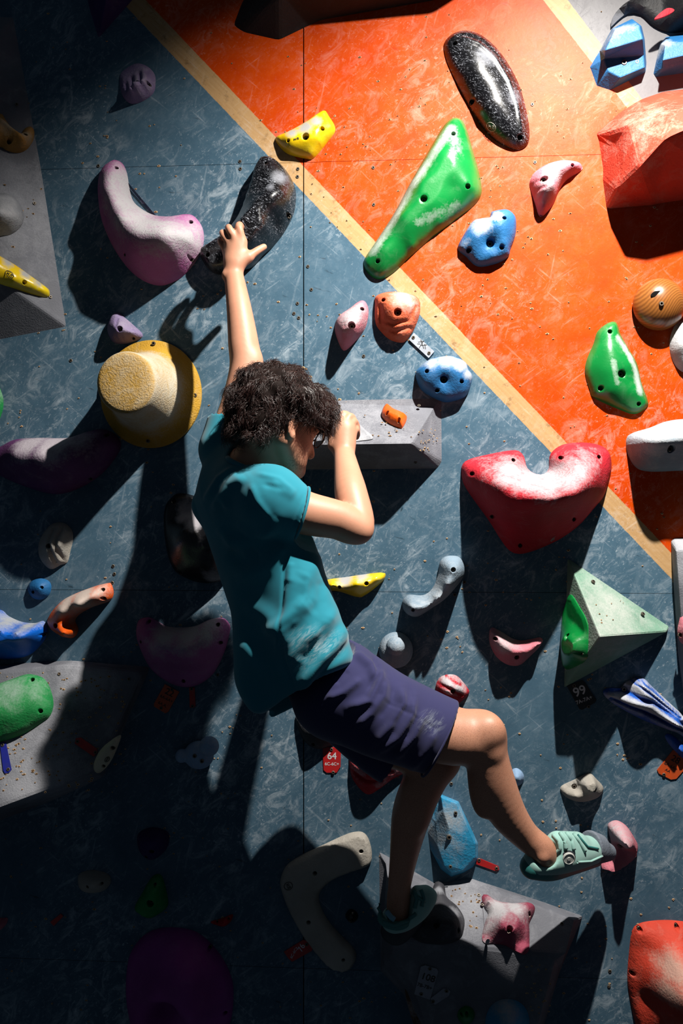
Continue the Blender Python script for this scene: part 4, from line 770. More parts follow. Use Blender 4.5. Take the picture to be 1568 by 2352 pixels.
plate('strip_tag', 'dim red strip tag in the shadow at lower left', [(116, 2117), (140, 2098), (146, 2104), (124, 2126)], T_RED)
p = plate('label_plate', 'small silver plate with a black brush mark near the tan stripe', [(950, 765), (997, 808), (984, 823), (939, 781)], T_SIL, screws=((949, 775), (985, 811)), cat='plate', t=.006)
V, F = [], []
for (a, b) in [((960, 786), (974, 784)), ((965, 794), (980, 792)), ((966, 780), (973, 801)), ((972, 783), (962, 800)), ((975, 790), (977, 802)), ((958, 790), (965, 790))]:
    A, B = WALL.W(*a, .0063), WALL.W(*b, .0063); d = (B - A).normalized(); nn = Vector((-d.z, 0, d.x)) * .0009; i = len(V)
    V += [A + nn - p.location, B + nn - p.location, B - nn - p.location, A - nn - p.location]; F.append((i, i + 1, i + 2, i + 3))
M_ = p.rotation_euler.to_matrix().inverted(); link('brush_mark', new_mesh('brush_mark', [M_ @ v for v in V], F, I_BLK, False), p)

# ------------------------------------------------------------------ implicit surfaces for rounded bodies
class Field:
    CAP = .06
    def __init__(s, vox): s.vox = vox; s.ops = []; s.lo = np.full(3, 1e9); s.hi = np.full(3, -1e9)
    def _bb(s, lo, hi, grow=True):
        if grow: s.lo = np.minimum(s.lo, lo); s.hi = np.maximum(s.hi, hi)
    def cone(s, A, B, ra, rb, k=.012, flat=None, op='add'):
        A, B = np.array(A, float), np.array(B, float); R = max(ra, rb)
        if op == 'add': s._bb(np.minimum(A, B) - R * 1.05, np.maximum(A, B) + R * 1.05)
        s.ops.append(('cone', A, B, ra, rb, k, flat, op)); return s
    def ell(s, C, R, axes=None, k=.012, op='add'):
        C = np.array(C, float); ax = np.eye(3) if axes is None else np.array(axes, float)
        if op == 'add': s._bb(C - max(R), C + max(R))
        s.ops.append(('ell', C, np.array(R, float), ax, k, op)); return s
    def cut(s, P, N, center=None, rad=None, k=.004):
        s.ops.append(('cut', np.array(P, float), np.array(Vector(N).normalized()), center, rad, k)); return s
    def chain(s, pts, k=.012, flat=None):
        # a smooth limb through the given joints: one operation, so the segments do not bulge where they meet
        Q = [np.r_[np.array(p, float), r] for p, r in pts]; S = []
        for i in range(len(Q) - 1):
            p0, p1, p2, p3 = Q[max(i - 1, 0)], Q[i], Q[i + 1], Q[min(i + 2, len(Q) - 1)]; m = 1 if len(Q) == 2 else 5
            for j in range(m):
                t = j / m; S.append(.5 * (2 * p1 + (p2 - p0) * t + (2 * p0 - 5 * p1 + 4 * p2 - p3) * t * t + (3 * p1 - p0 - 3 * p2 + p3) * t ** 3))
        S.append(Q[-1]); S = np.array(S); R = S[:, 3].max()
        s._bb(S[:, :3].min(0) - R * 1.05, S[:, :3].max(0) + R * 1.05); s.ops.append(('chain', S, k, flat)); return s
    def build(s):
        v = s.vox; lo = s.lo - 4 * v; n = np.ceil((s.hi + 4 * v - lo) / v).astype(int) + 1
        g = np.full(n, s.CAP, np.float32); ax = [(lo[i] + v * np.arange(n[i])).astype(np.float32) for i in range(3)]
        def box(a, b):
            i0 = np.clip(np.floor((a - lo) / v).astype(int), 0, n); i1 = np.clip(np.ceil((b - lo) / v).astype(int) + 1, 0, n)
            sl = tuple(slice(i0[i], i1[i]) for i in range(3))
            return sl, ax[0][sl[0]][:, None, None], ax[1][sl[1]][None, :, None], ax[2][sl[2]][None, None, :]
        for o in s.ops:
            if o[0] == 'cut':
                _, P, N, C, rad, k = o
                if C is None: sl, X, Y, Z = box(s.lo - v * 4, s.hi + v * 4)
                else: sl, X, Y, Z = box(np.array(C) - rad, np.array(C) + rad)
                pl = (X - P[0]) * N[0] + (Y - P[1]) * N[1] + (Z - P[2]) * N[2]
                if C is not None: pl = np.where((X - C[0]) ** 2 + (Y - C[1]) ** 2 + (Z - C[2]) ** 2 < rad * rad, pl, -1)
                d0 = g[sl]; h = np.maximum(k - np.abs(d0 - pl), 0) / k; g[sl] = np.maximum(d0, pl) + h * h * k * .25; continue
            if o[0] == 'chain':
                _, S, k, flat = o; m = S[:, 3].max() + k + .03; op = 'add'
                sl, X, Y, Z = box(S[:, :3].min(0) - m, S[:, :3].max(0) + m); d = None
                for a, b_ in zip(S[:-1], S[1:]):
                    px, py, pz = X - a[0], Y - a[1], Z - a[2]; ba = (b_ - a)[:3]; sc = 1.0
                    if flat is not None:
                        nrm, f = np.array(Vector(flat[0]).normalized()), flat[1]
                        q = (px * nrm[0] + py * nrm[1] + pz * nrm[2]) * (1 / f - 1); px, py, pz = px + q * nrm[0], py + q * nrm[1], pz + q * nrm[2]
                        ba = ba + nrm * (ba @ nrm) * (1 / f - 1); sc = min(1.0, f) ** .5
                    t = np.clip((px * ba[0] + py * ba[1] + pz * ba[2]) / (ba @ ba + 1e-12), 0, 1)
                    e = (np.sqrt((px - t * ba[0]) ** 2 + (py - t * ba[1]) ** 2 + (pz - t * ba[2]) ** 2) - (a[3] + (b_[3] - a[3]) * t)) * sc
                    d = e if d is None else np.minimum(d, e)
            elif o[0] == 'cone':
                _, A, B, ra, rb, k, flat, op = o; m = max(ra, rb) + k + .03
                sl, X, Y, Z = box(np.minimum(A, B) - m, np.maximum(A, B) + m)
                if flat is None:
                    px, py, pz = X - A[0], Y - A[1], Z - A[2]; ba = B - A; sc = 1.0
                else:
                    nrm, f = np.array(Vector(flat[0]).normalized()), flat[1]; px, py, pz = X - A[0], Y - A[1], Z - A[2]
                    q = (px * nrm[0] + py * nrm[1] + pz * nrm[2]) * (1 / f - 1); px, py, pz = px + q * nrm[0], py + q * nrm[1], pz + q * nrm[2]
                    ba = B - A; ba = ba + nrm * (ba @ nrm) * (1 / f - 1); sc = min(1.0, f) ** .5
                t = np.clip((px * ba[0] + py * ba[1] + pz * ba[2]) / (ba @ ba + 1e-12), 0, 1)
                d = (np.sqrt((px - t * ba[0]) ** 2 + (py - t * ba[1]) ** 2 + (pz - t * ba[2]) ** 2) - (ra + (rb - ra) * t)) * sc
            else:
                _, C, R, axs, k, op = o; m = R.max() + k + .03
                sl, X, Y, Z = box(C - m, C + m); q = [(X - C[0]) * a[0] + (Y - C[1]) * a[1] + (Z - C[2]) * a[2] for a in axs]
                k0 = np.sqrt(sum((q[i] / R[i]) ** 2 for i in range(3))) + 1e-9; k1 = np.sqrt(sum((q[i] / R[i] ** 2) ** 2 for i in range(3))) + 1e-9
                d = k0 * (k0 - 1) / k1
            d = d.astype(np.float32); d0 = g[sl]
            if op == 'add':
                h = np.maximum(k - np.abs(d0 - d), 0) / k; g[sl] = np.minimum(np.minimum(d0, d) - h * h * k * .25, s.CAP)
            else:
                d = -d; h = np.maximum(k - np.abs(d0 - d), 0) / k; g[sl] = np.maximum(d0, d) + h * h * k * .25
        return g, lo
    def mesh(s, relax=2):
        g, lo = s.build(); v = s.vox; sg = g < 0
        c = sum(sg[i:sg.shape[0] - 1 + i, j:sg.shape[1] - 1 + j, k:sg.shape[2] - 1 + k].astype(np.int8) for i in (0, 1) for j in (0, 1) for k in (0, 1))
        ii = np.argwhere((c > 0) & (c < 8)); idx = np.full(c.shape, -1, np.int32); idx[tuple(ii.T)] = np.arange(len(ii))
        acc = np.zeros((len(ii), 3)); cnt = np.zeros(len(ii))
        for ax_ in range(3):
            for a in (0, 1):
                for b in (0, 1):
                    o0 = np.zeros(3, int); oth = [i for i in range(3) if i != ax_]; o0[oth[0]] = a; o0[oth[1]] = b; o1 = o0.copy(); o1[ax_] = 1
                    g0 = g[tuple((ii + o0).T)]; g1 = g[tuple((ii + o1).T)]; m = (g0 < 0) != (g1 < 0)
                    t = np.where(m, g0 / np.where(g0 == g1, 1, g0 - g1), 0)
                    p = o0[None] + np.zeros((len(ii), 3)); p[:, ax_] += t; acc[m] += p[m]; cnt[m] += 1
        V = lo + v * (ii + acc / cnt[:, None]); F = []
        for ax_ in range(3):
            sl0 = [slice(None)] * 3; sl1 = [slice(None)] * 3; sl0[ax_] = slice(0, -1); sl1[ax_] = slice(1, None)
            a0, a1 = sg[tuple(sl0)], sg[tuple(sl1)]; e = np.argwhere(a0 != a1); oth = [(ax_ + 1) % 3, (ax_ + 2) % 3]
            e = e[(e[:, oth[0]] > 0) & (e[:, oth[1]] > 0)]; flip = a1[tuple(e.T)]
            q = []
            for (a, b) in ((1, 1), (0, 1), (0, 0), (1, 0)):
                w = e.copy(); w[:, oth[0]] -= a; w[:, oth[1]] -= b; q.append(idx[tuple(w.T)])
            q = np.stack(q, 1); q[flip] = q[flip][:, ::-1]; F.append(q)
        F = np.concatenate(F); F = F[(F >= 0).all(1)]
        E = np.unique(np.sort(np.concatenate([F[:, [0, 1]], F[:, [1, 2]], F[:, [2, 3]], F[:, [3, 0]]]), 1), axis=0)
        for _ in range(relax):
            a = np.zeros_like(V); n = np.zeros(len(V))
            for x, y in ((0, 1), (1, 0)): np.add.at(a, E[:, x], V[E[:, y]]); np.add.at(n, E[:, x], 1)
            V = V * .45 + .55 * a / np.maximum(n, 1)[:, None]
        return V, F
def sdf_mesh(name, V, F, mat, origin):
    me = bpy.data.meshes.new(name); V = V - np.array(origin)
    me.vertices.add(len(V)); me.vertices.foreach_set('co', V.astype(np.float32).ravel())
    me.loops.add(len(F) * 4); me.loops.foreach_set('vertex_index', F.astype(np.int32).ravel())
    me.polygons.add(len(F)); me.polygons.foreach_set('loop_start', np.arange(0, len(F) * 4, 4, dtype=np.int32)); me.polygons.foreach_set('use_smooth', np.ones(len(F), bool))
    me.update(calc_edges=True); me.validate(); me.materials.append(mat)
    return me
def normals(V, F):
    n = np.zeros_like(V); a = np.cross(V[F[:, 2]] - V[F[:, 0]], V[F[:, 3]] - V[F[:, 1]])
    for i in range(4): np.add.at(n, F[:, i], a)
    return n / (np.linalg.norm(n, axis=1)[:, None] + 1e-12)
def W(u, v, h): return np.array(WALL.W(u, v, h))

f = Field(.0035)
f.ell(W(457, 1734, .025), (.043, .035, .040)); f.ell(W(480, 1714, .075), (.028, .028, .028), k=.004); f.ell(W(417, 1736, .03), (.018, .02, .02), k=.004)
V, F = f.mesh(); base = np.array(WALL.W(457, 1734, 0))
bc = tag(link('ball_hold', sdf_mesh('ball_hold', V, F, paleblu, base), None, base), 'pale blue cluster of three balls low on the left', 'climbing hold')
cv = bc.data.attributes.new('chalk', 'FLOAT', 'POINT'); cv.data.foreach_set('value', np.full(len(bc.data.vertices), .3, np.float32))
for (u, v) in ((447, 1736), (464, 1748)): seat(bc, WALL, u, v, .058, BOLT, .8, 'bolt')

f = Field(.0035)
f.ell(W(909, 1493, .012), (.048, .05, .051)); f.ell(W(908, 1484, .075), (.026, .03, .026), k=.012)
V, F = f.mesh(3); V = V[:]; base = np.array(WALL.W(909, 1493, 0))
kb = tag(link('knob_hold', sdf_mesh('knob_hold', V, F, gblu, base), None, base), 'grey-blue round knob hold with a ball tip beside the shorts', 'climbing hold')
cv = kb.data.attributes.new('chalk', 'FLOAT', 'POINT'); cv.data.foreach_set('value', np.full(len(kb.data.vertices), .35, np.float32))
# ------------------------------------------------------------------ the climber
W_wall = W
def W(u, v, h):      # the climber hangs a little closer to the wall than first blocked out
    t = min(1.0, max(0.0, (h - .2) / .1)); return W_wall(u, v, h - .035 * t * t * (3 - 2 * t))
def skin_mat():
    k = NT('skin'); tc = k.n('ShaderNodeTexCoord').outputs['Object']
    n1 = k.noise(tc, 14, 4, .6); n2 = k.noise(tc, 260, 2, .5); hair = k.noise(k.mapping(tc, (0, .4, 0), (900, 900, 260)), 1.0, 2, .6)
    leg = k.n('ShaderNodeAttribute', attribute_name='leg_hair').outputs['Fac']; stub = k.n('ShaderNodeAttribute', attribute_name='stubble').outputs['Fac']
    c = k.mix(n1, lin((200, 138, 110)), lin((222, 164, 134)))
    c = k.mix(k.math('MULTIPLY', k.math('MULTIPLY', k.ramp(hair, .50, .66), leg), .38), c, lin((84, 44, 28)))
    c = k.mix(k.math('MULTIPLY', stub, k.ramp(n2, .35, .7)), c, lin((60, 36, 26)))
    k.put(k.b.inputs['Base Color'], c); k.b.inputs['Roughness'].default_value = .5; k.b.inputs['Specular IOR Level'].default_value = .35
    k.b.inputs['Subsurface Weight'].default_value = .12; k.b.inputs['Subsurface Radius'].default_value = (.010, .004, .002); k.b.inputs['Subsurface Scale'].default_value = .6
    k.bump(k.math('ADD', n2, k.math('MULTIPLY', n1, .6)), .05, .002)
    return k.m
def cloth_mat(name, col, weave=700, chalk=(206, 218, 224)):
    k = NT(name); tc = k.n('ShaderNodeTexCoord').outputs['Object']; n1 = k.noise(tc, 10, 4, .6); n2 = k.noise(tc, weave, 2, .5)
    st = k.noise(k.mapping(tc, (0, .7, 0), (30, 30, 140)), 1.0, 5, .7, 1.2)
    at = k.n('ShaderNodeAttribute', attribute_name='chalk').outputs['Fac']
    c = k.mix(n1, lin(tuple(x * .92 for x in col)), lin(tuple(min(255, x * 1.06) for x in col)))
    k.put(k.b.inputs['Base Color'], k.mix(k.math('MULTIPLY', k.math('MULTIPLY', at, k.ramp(st, .45, .65)), .6), c, lin(chalk)))
    k.b.inputs['Roughness'].default_value = .85; k.b.inputs['Specular IOR Level'].default_value = .2; k.b.inputs['Sheen Weight'].default_value = .15
    k.bump(n2, .06, .001); return k.m
SKIN = skin_mat(); TEAL = cloth_mat('teal_jersey', (28, 136, 156)); NAVY = cloth_mat('navy_cotton', (47, 48, 92))

def hd(c, R_, F_, U_):     # head-space point
    return HC + HR * R_ * c + HF * F_ * c + HU * U_ * c
HC = W(640, 968, .45)
HF = np.array((.70, .62, -.35)); HF /= np.linalg.norm(HF); HR = np.array((.66, -.75, .05)); HR -= HF * (HR @ HF); HR /= np.linalg.norm(HR); HU = np.cross(HR, HF); HAX = [HR, HF, HU]
def h3(r, f_, u): return HC + HR * r + HF * f_ + HU * u

LSH, LEL, LWR = W(522, 1015, .33), W(564, 848, .28), W(536, 628, .18)
RSH, REL, RWR = W(632, 1152, .53), W(818, 1207, .48), W(790, 1042, .295)
LHIP, RHIP = W(745, 1625, .26), W(790, 1615, .42)
LKN, LAN = W(1005, 1742, .30), W(915, 2068, .22)
RKN, RAN = W(1103, 1690, .405), W(1243, 1950, .335)
CHEST, BELLY, PELV = W(580, 1165, .42), W(640, 1380, .42), W(735, 1590, .36)
NECK0, NECK1 = W(582, 1095, .44), W(605, 1035, .445)

b = Field(.0038)
b.chain([(LSH, .05), (CHEST, .08)], .03); b.chain([(RSH, .05), (CHEST, .08)], .03)
b.chain([(CHEST, .085), (BELLY, .08), (PELV, .06)], .03)
b.chain([(PELV, .06), (LHIP, .06)], .03); b.chain([(PELV, .06), (RHIP, .07)], .03)
b.chain([(NECK0, .064), (NECK1, .060), (h3(0, -.03, -.03), .058)], .025); b.chain([(W(540, 1085, .40), .045), (W(600, 1060, .44), .05)], .03)
# head
b.ell(h3(0, -.005, .02), (.076, .098, .086), HAX, .02); b.ell(h3(0, .045, -.035), (.058, .055, .07), HAX, .02)
b.cone(h3(.03, .05, -.08), h3(0, .088, -.092), .026, .022, .02); b.cone(h3(.052, 0, -.055), h3(.03, .055, -.085), .026, .024, .02)
b.cone(h3(0, .096, -.012), h3(0, .112, -.040), .011, .013, .012); b.cone(h3(0, .092, -.066), h3(.016, .088, -.07), .010, .008, .008)
b.cone(h3(.03, .085, .012), h3(-.03, .085, .012), .014, .014, .012)
b.ell(h3(.030, .088, -.002), (.015, .010, .010), HAX, .004, 'sub'); b.ell(h3(.030, .082, -.002), (.012, .012, .011), HAX, .003)
# ear
EAR = [HR * .35 + HF * -.94, HF * .35 + HR * .94, HU]
b.ell(h3(.079, -.008, -.022), (.018, .007, .031), EAR, .006); b.ell(h3(.088, -.005, -.018), (.009, .006, .016), EAR, .004, 'sub'); b.ell(h3(.081, -.001, -.048), (.009, .006, .010), EAR, .005)
# left arm (raised)
b.chain([(LSH, .052), (W(545, 930, .305), .043), (LEL, .0425), (W(559, 790, .26), .040), (W(549, 710, .225), .033), (LWR, .0255)], .02)
b.ell(W(588, 835, .29), (.014, .016, .03), None, .02)
def finger(pts, r0, r1, k=.0035):
    n = len(pts)
    b.chain([(W(*p), r0 + (r1 - r0) * i / (n - 1)) for i, p in enumerate(pts)], k)
for (kn, pi, di, ti, r) in (((557, 555, .178), (549, 524, .185), (550, 517, .16), (554, 522, .140), .0118), ((541, 553, .183), (527, 527, .19), (525, 523, .16), (527, 530, .138), .0112),
                            ((527, 560, .178), (512, 538, .18), (511, 535, .152), (514, 544, .132), .0102), ((517, 573, .168), (506, 556, .166), (505, 552, .144), (509, 559, .126), .0088)):
    b.chain([(LWR + (W(*kn) - LWR) * .15, .017), (W(*kn), r * 1.15)], .012); finger([kn, pi, di, ti], r, r * .82)
b.cone(W(537, 600, .182), W(548, 572, .178), .022, .018, .014, ((0, 1, 0), .7))
b.chain([(W(545, 606, .182), .019), (W(570, 591, .178), .0155)], .014); finger([(570, 591, .178), (589, 577, .168), (606, 567, .155)], .0125, .0095, .005)
b.ell(W(517, 632, .19), (.010, .012, .012), None, .01)
# right arm (bent)
b.chain([(RSH, .056), (W(700, 1178, .52), .051), (W(770, 1193, .50), .046), (REL, .042), (W(806, 1135, .43), .040), (W(798, 1090, .37), .034), (RWR, .0265)], .02)
b.ell(W(830, 1222, .495), (.022, .022, .022), None, .02)
for (kn, pi, di, ti, r) in (((777, 978, .28), (785, 953, .262), (797, 953, .225), (806, 966, .192), .0108), ((791, 974, .28), (803, 956, .258), (811, 963, .22), (815, 976, .190), .0105),
                            ((803, 982, .273), (813, 968, .25), (819, 978, .217), (820, 990, .188), .0100), ((810, 997, .263), (818, 986, .243), (821, 995, .215), (819, 1005, .188), .0090)):
    b.chain([(RWR + (W(*kn) - RWR) * .15, .018), (W(*kn), r * 1.2)], .012); finger([kn, pi, di, ti], r, r * .85)
b.cone(W(790, 1020, .288), W(793, 990, .28), .026, .022, .014, ((0, 1, 0), .75))
b.chain([(W(780, 1034, .288), .018), (W(765, 1020, .275), .014)], .012); finger([(765, 1020, .275), (762, 1000, .25), (772, 988, .222)], .0125, .010, .006)
b.ell(W(763, 1026, .28), (.010, .010, .011), None, .008)
# left leg
b.chain([(LHIP, .06), ((LHIP + LKN) / 2, .075), (LKN, .056)], .03)
b.chain([(LKN, .054), (W(972, 1800, .30), .053), (W(945, 1870, .29), .050), (W(928, 1960, .265), .037), (W(917, 2035, .24), .0295), (LAN, .031), (W(912, 2105, .225), .028)], .02)
b.ell(W(955, 1850, .32), (.035, .03, .075), None, .02)
# right leg
b.chain([(RHIP, .078), (W(940, 1660, .42), .076), (W(1040, 1690, .415), .070), (RKN, .059)], .03)
b.chain([(RKN, .058), (W(1118, 1745, .40), .053), (W(1132, 1800, .385), .055), (W(1165, 1868, .365), .046), (W(1205, 1918, .345), .036), (RAN, .034), (W(1250, 1968, .33), .031)], .02)
b.ell(W(1124, 1678, .44), (.034, .028, .036), None, .02); b.ell(W(1132, 1728, .435), (.02, .02, .025), None, .015); b.ell(W(1110, 1820, .39), (.032, .03, .062), None, .02)
b.ell(W(1245, 1970, .362), (.014, .012, .014), None, .012)
V, F = b.mesh(4)
ORI = np.array(WALL.W(745, 1590, .45))
body = link('person', sdf_mesh('person', V, F, SKIN, ORI), None, ORI)
tag(body, 'curly-haired climber in teal T-shirt and navy shorts hanging from the black hold', 'person')
lh = body.data.attributes.new('leg_hair', 'FLOAT', 'POINT'); vz = (V - ORI)
lh.data.foreach_set('value', np.clip((-vz[:, 2] - .02) / .06, 0, 1).astype(np.float32))
dd = V - HC; hf, hu, hr = dd @ HF, dd @ HU, dd @ HR
sb = body.data.attributes.new('stubble', 'FLOAT', 'POINT')
sb.data.foreach_set('value', (np.clip((-hu - .03) / .02, 0, 1) * np.clip((hf - .015) / .02, 0, 1) * np.clip((.115 - np.abs(hu)) / .01, 0, 1) * np.clip((.16 - np.linalg.norm(dd, axis=1)) / .03, 0, 1) * .6).astype(np.float32))

PM = Matrix.Translation(Vector(ORI))
def wear(name, V, F, mat, parent=None, org=None):
    o = link(name, sdf_mesh(name, V, F, mat, ORI), parent or body)
    return o
def project(V):
    d = V - np.array(CAM); z = d @ np.array(CDIR)
    return np.c_[784 + FPX * (d @ np.array(CRIGHT)) / z, 1176 - FPX * d[:, 2] / z]
def folds(V, F, lines, iters=1):
    """raise or sink the cloth along drawn fold lines (photo pixels, near side only)"""
    N = normals(V, F); uv = project(V); facing = np.clip(-N[:, 1] * 1.5 + .55, 0, 1); D = np.zeros(len(V))
    for (pts, amp, wd) in lines:
        P = np.array(pts, float); d = seg_dist(uv, P, False)
        L = np.r_[0, np.cumsum(np.hypot(*np.diff(P, axis=0).T))]
        dm = np.full(len(uv), 1e9); tt = np.zeros(len(uv))
        for i in range(len(P) - 1):
            ab = P[i + 1] - P[i]; t = np.clip(((uv - P[i]) @ ab) / (ab @ ab), 0, 1); q = P[i] + t[:, None] * ab; e = np.hypot(*(uv - q).T)
            m = e < dm; dm[m] = e[m]; tt[m] = (L[i] + t[m] * (L[i + 1] - L[i])) / L[-1]
        taper = np.clip(np.minimum(tt, 1 - tt) * 5 + .25, 0, 1)
        D += amp * np.exp(-(dm / wd) ** 2) * taper
    return V + N * (D * facing)[:, None]

# --- T-shirt
s = Field(.0042)
HEMP, HEMN = W(690, 1592, .48), Vector((.47, -.22, -.85))
FL = ((.8, .6, 0), .62)
s.chain([(W(560, 1165, .40), .150), (W(586, 1220, .40), .160), (W(612, 1290, .40), .165), (W(632, 1350, .405), .166), (W(655, 1430, .41), .172), (W(678, 1520, .40), .184), (W(700, 1600, .395), .188), (W(725, 1690, .39), .188)], .03, FL)
s.chain([(W(592, 1360, .43), .062), (W(602, 1450, .435), .07), (W(608, 1520, .44), .075), (W(614, 1640, .44), .08)], .03)
s.chain([(W(520, 1040, .34), .062), (W(555, 1120, .40), .085)], .04); s.chain([(W(622, 1146, .525), .074), (W(570, 1135, .45), .085)], .04)
s.chain([(W(470, 1160, .36), .03), (W(505, 1140, .38), .06)], .05)
s.chain([(W(515, 1030, .335), .064), (W(530, 960, .31), .057)], .02)
s.chain([(W(618, 1146, .525), .074), (W(665, 1168, .522), .064), (W(720, 1188, .515), .060)], .03)
s.cut(W(690, 1178, .52), W(760, 1196, .50) - W(660, 1168, .525), W(735, 1186, .51), .085)
s.cut(W(527, 970, .315), (LEL - LSH), W(540, 930, .30), .075)
s.cut(HEMP, HEMN, k=.02); s.cut(W(562, 1602, .40), Vector((-.75, -.12, -.65)), W(545, 1625, .40), .16, .03)
# hollow ends
s.cone(W(690, 1178, .52), W(640, 1160, .525), .054, .05, .004, op='sub')
s.cone(W(528, 965, .315), W(520, 990, .32), .05, .048, .004, op='sub')
s.chain2 = None
for (p0, r0, p1, r1) in ((W(678, 1540, .40), .16, W(725, 1690, .39), .172),): s.cone(p0, p1, r0, r1, .006, FL, 'sub')
s.cone(W(590, 1062, .445), W(640, 1000, .46), .070, .10, .012, op='sub')
V, F = s.mesh(2)
V = folds(V, F, [
    ([(540, 1075), (505, 1100), (470, 1155)], .009, 9), ([(556, 1085), (524, 1112), (492, 1172)], .010, 10), ([(566, 1095), (535, 1118), (518, 1145), (526, 1172)], .009, 9),
    ([(620, 1105), (680, 1140)], .005, 12),
    ([(640, 1190), (600, 1240), (560, 1250), (510, 1240)], .009, 18), ([(660, 1240), (610, 1300), (540, 1330)], .009, 20), ([(520, 1270), (560, 1290), (600, 1270)], -.009, 18),
    ([(735, 1270), (715, 1310), (695, 1335)], .007, 20), ([(690, 1310), (672, 1360), (655, 1430), (650, 1500)], .009, 20), ([(715, 1380), (690, 1400), (640, 1440), (605, 1455)], .012, 16), ([(740, 1330), (735, 1380), (715, 1410)], -.005, 14),
    ([(770, 1400), (740, 1440), (700, 1470), (660, 1530)], .012, 16), ([(805, 1430), (770, 1490), (720, 1540), (690, 1590)], .011, 15), ([(745, 1430), (720, 1480), (690, 1520)], -.007, 12), ([(800, 1475), (740, 1545), (700, 1600)], -.007, 11),
    ([(655, 1262), (652, 1340), (648, 1420), (652, 1500), (668, 1560), (690, 1610)], -.0035, 4), ([(700, 1130), (672, 1215)], -.0025, 4), ([(590, 1088), (640, 1100), (672, 1128)], .004, 6), ([(605, 1112), (650, 1124)], -.003, 6), ([(575, 1110), (590, 1150), (620, 1190)], .004, 8),
    ([(690, 1420), (655, 1450), (630, 1500)], .004, 7), ([(735, 1445), (700, 1500), (668, 1545)], .005, 7), ([(760, 1450), (735, 1500), (700, 1545)], -.004, 6), ([(785, 1440), (765, 1480), (730, 1520)], .005, 7), ([(668, 1290), (664, 1340)], .004, 8), ([(705, 1330), (700, 1370), (680, 1400)], .005, 8),
    ([(540, 1200), (580, 1225), (630, 1215)], .005, 10), ([(500, 1210), (540, 1250)], .005, 10), ([(560, 1380), (620, 1420), (660, 1480)], .008, 20), ([(545, 1470), (600, 1520), (640, 1590)], .008, 22)])
shirt = wear('t_shirt', V, F, TEAL)
shirt['label'] = 'teal short-sleeved T-shirt with chalk smears'
uv = project(V); at = shirt.data.attributes.new('chalk', 'FLOAT', 'POINT')
at.data.foreach_set('value', np.maximum(np.clip(1.2 - np.hypot((uv[:, 0] - 720) / 70, (uv[:, 1] - 1480) / 45), 0, 1), .8 * np.clip(1.2 - np.hypot((uv[:, 0] - 690) / 25, (uv[:, 1] - 1500) / 50), 0, 1)).astype(np.float32))
def tube(name, pts, r, mat, parent, n=8, closed=False):
    P = [Vector(p) for p in pts]; V_, F_ = [], []; m = len(P)
    for i, p in enumerate(P):
        t = (P[(i + 1) % m] - P[i - 1]) if closed else (P[min(i + 1, m - 1)] - P[max(i - 1, 0)]); t.normalize()
        a = t.cross(Vector((0, .3, 1))); a.normalize(); c = t.cross(a); rr = r if not callable(r) else r(i / (m - 1))
        for j in range(n):
            w_ = 2 * math.pi * j / n; V_.append(p + (a * math.cos(w_) + c * math.sin(w_)) * rr)
    for i in range(m if closed else m - 1):
        for j in range(n): F_.append((i * n + j, i * n + (j + 1) % n, ((i + 1) % m) * n + (j + 1) % n, ((i + 1) % m) * n + j))
    if not closed: F_ += [tuple(range(n)), tuple(range((m - 1) * n, m * n))]
    o = link(name, new_mesh(name, [v - Vector(ORI) for v in V_], F_, mat), parent)
    return o
def ring_about(center, axis, r, n=40, squash=1.0):
    ax = Vector(axis).normalized(); a = ax.cross(Vector((0, 0, 1))).normalized(); c = ax.cross(a)
    return [Vector(center) + (a * math.cos(t) + c * math.sin(t) * squash) * r for t in [2 * math.pi * i / n for i in range(n)]]
tube('collar', ring_about(W(588, 1078, .445), NECK1 - NECK0, .073, 44), .007, TEAL, shirt, closed=True)
tube('sleeve_hem', ring_about(W(692, 1178, .519), W(760, 1196, .50) - W(660, 1168, .525), .0615, 40), .0035, TEAL, shirt, closed=True)

# --- shorts
q = Field(.0045)
q.chain([(W(755, 1560, .37), .108), (W(772, 1592, .37), .114)], .03)
q.chain([(W(790, 1590, .41), .118), (W(870, 1635, .425), .108), (W(950, 1668, .425), .100), (W(1020, 1695, .42), .095), (W(1075, 1712, .415), .095)], .03)
q.chain([(W(772, 1612, .29), .088), (W(850, 1692, .28), .080), (W(925, 1745, .29), .080), (W(980, 1772, .30), .078)], .03)
q.cut(W(1012, 1700, .42), W(1045, 1715, .42) - W(960, 1672, .42), W(1060, 1712, .42), .14)
q.cut(W(905, 1735, .29), W(960, 1760, .29) - W(860, 1705, .29), W(965, 1765, .28), .11)
q.cut(W(745, 1530, .46), Vector((-.35, .1, .93)), W(700, 1450, .46), .13)
q.cone(W(1040, 1706, .42), W(980, 1680, .42), .086, .084, .004, op='sub')
V, F = q.mesh(2)
V = folds(V, F, [
    ([(815, 1500), (850, 1530), (860, 1565)], .012, 9), ([(855, 1500), (868, 1540), (845, 1590)], -.006, 6), ([(870, 1530), (872, 1560), (850, 1610), (800, 1625)], .014, 10), ([(830, 1560), (790, 1590), (750, 1605)], .010, 9), ([(800, 1540), (770, 1570)], -.004, 7),
    ([(885, 1560), (880, 1600), (850, 1640), (820, 1670)], .012, 10), ([(905, 1575), (900, 1610), (870, 1650)], -.004, 7), ([(920, 1580), (925, 1620), (900, 1660), (860, 1710)], .013, 10), ([(950, 1600), (945, 1640), (915, 1690), (870, 1725)], .014, 10),
    ([(935, 1620), (900, 1665)], -.004, 7), ([(975, 1640), (950, 1690), (910, 1740)], .012, 9), ([(960, 1650), (930, 1700)], -.004, 7), ([(1000, 1680), (975, 1730), (945, 1765)], .008, 9), ([(880, 1610), (940, 1640), (1010, 1680)], -.002, 3), ([(940, 1575), (955, 1640)], -.002, 4)])
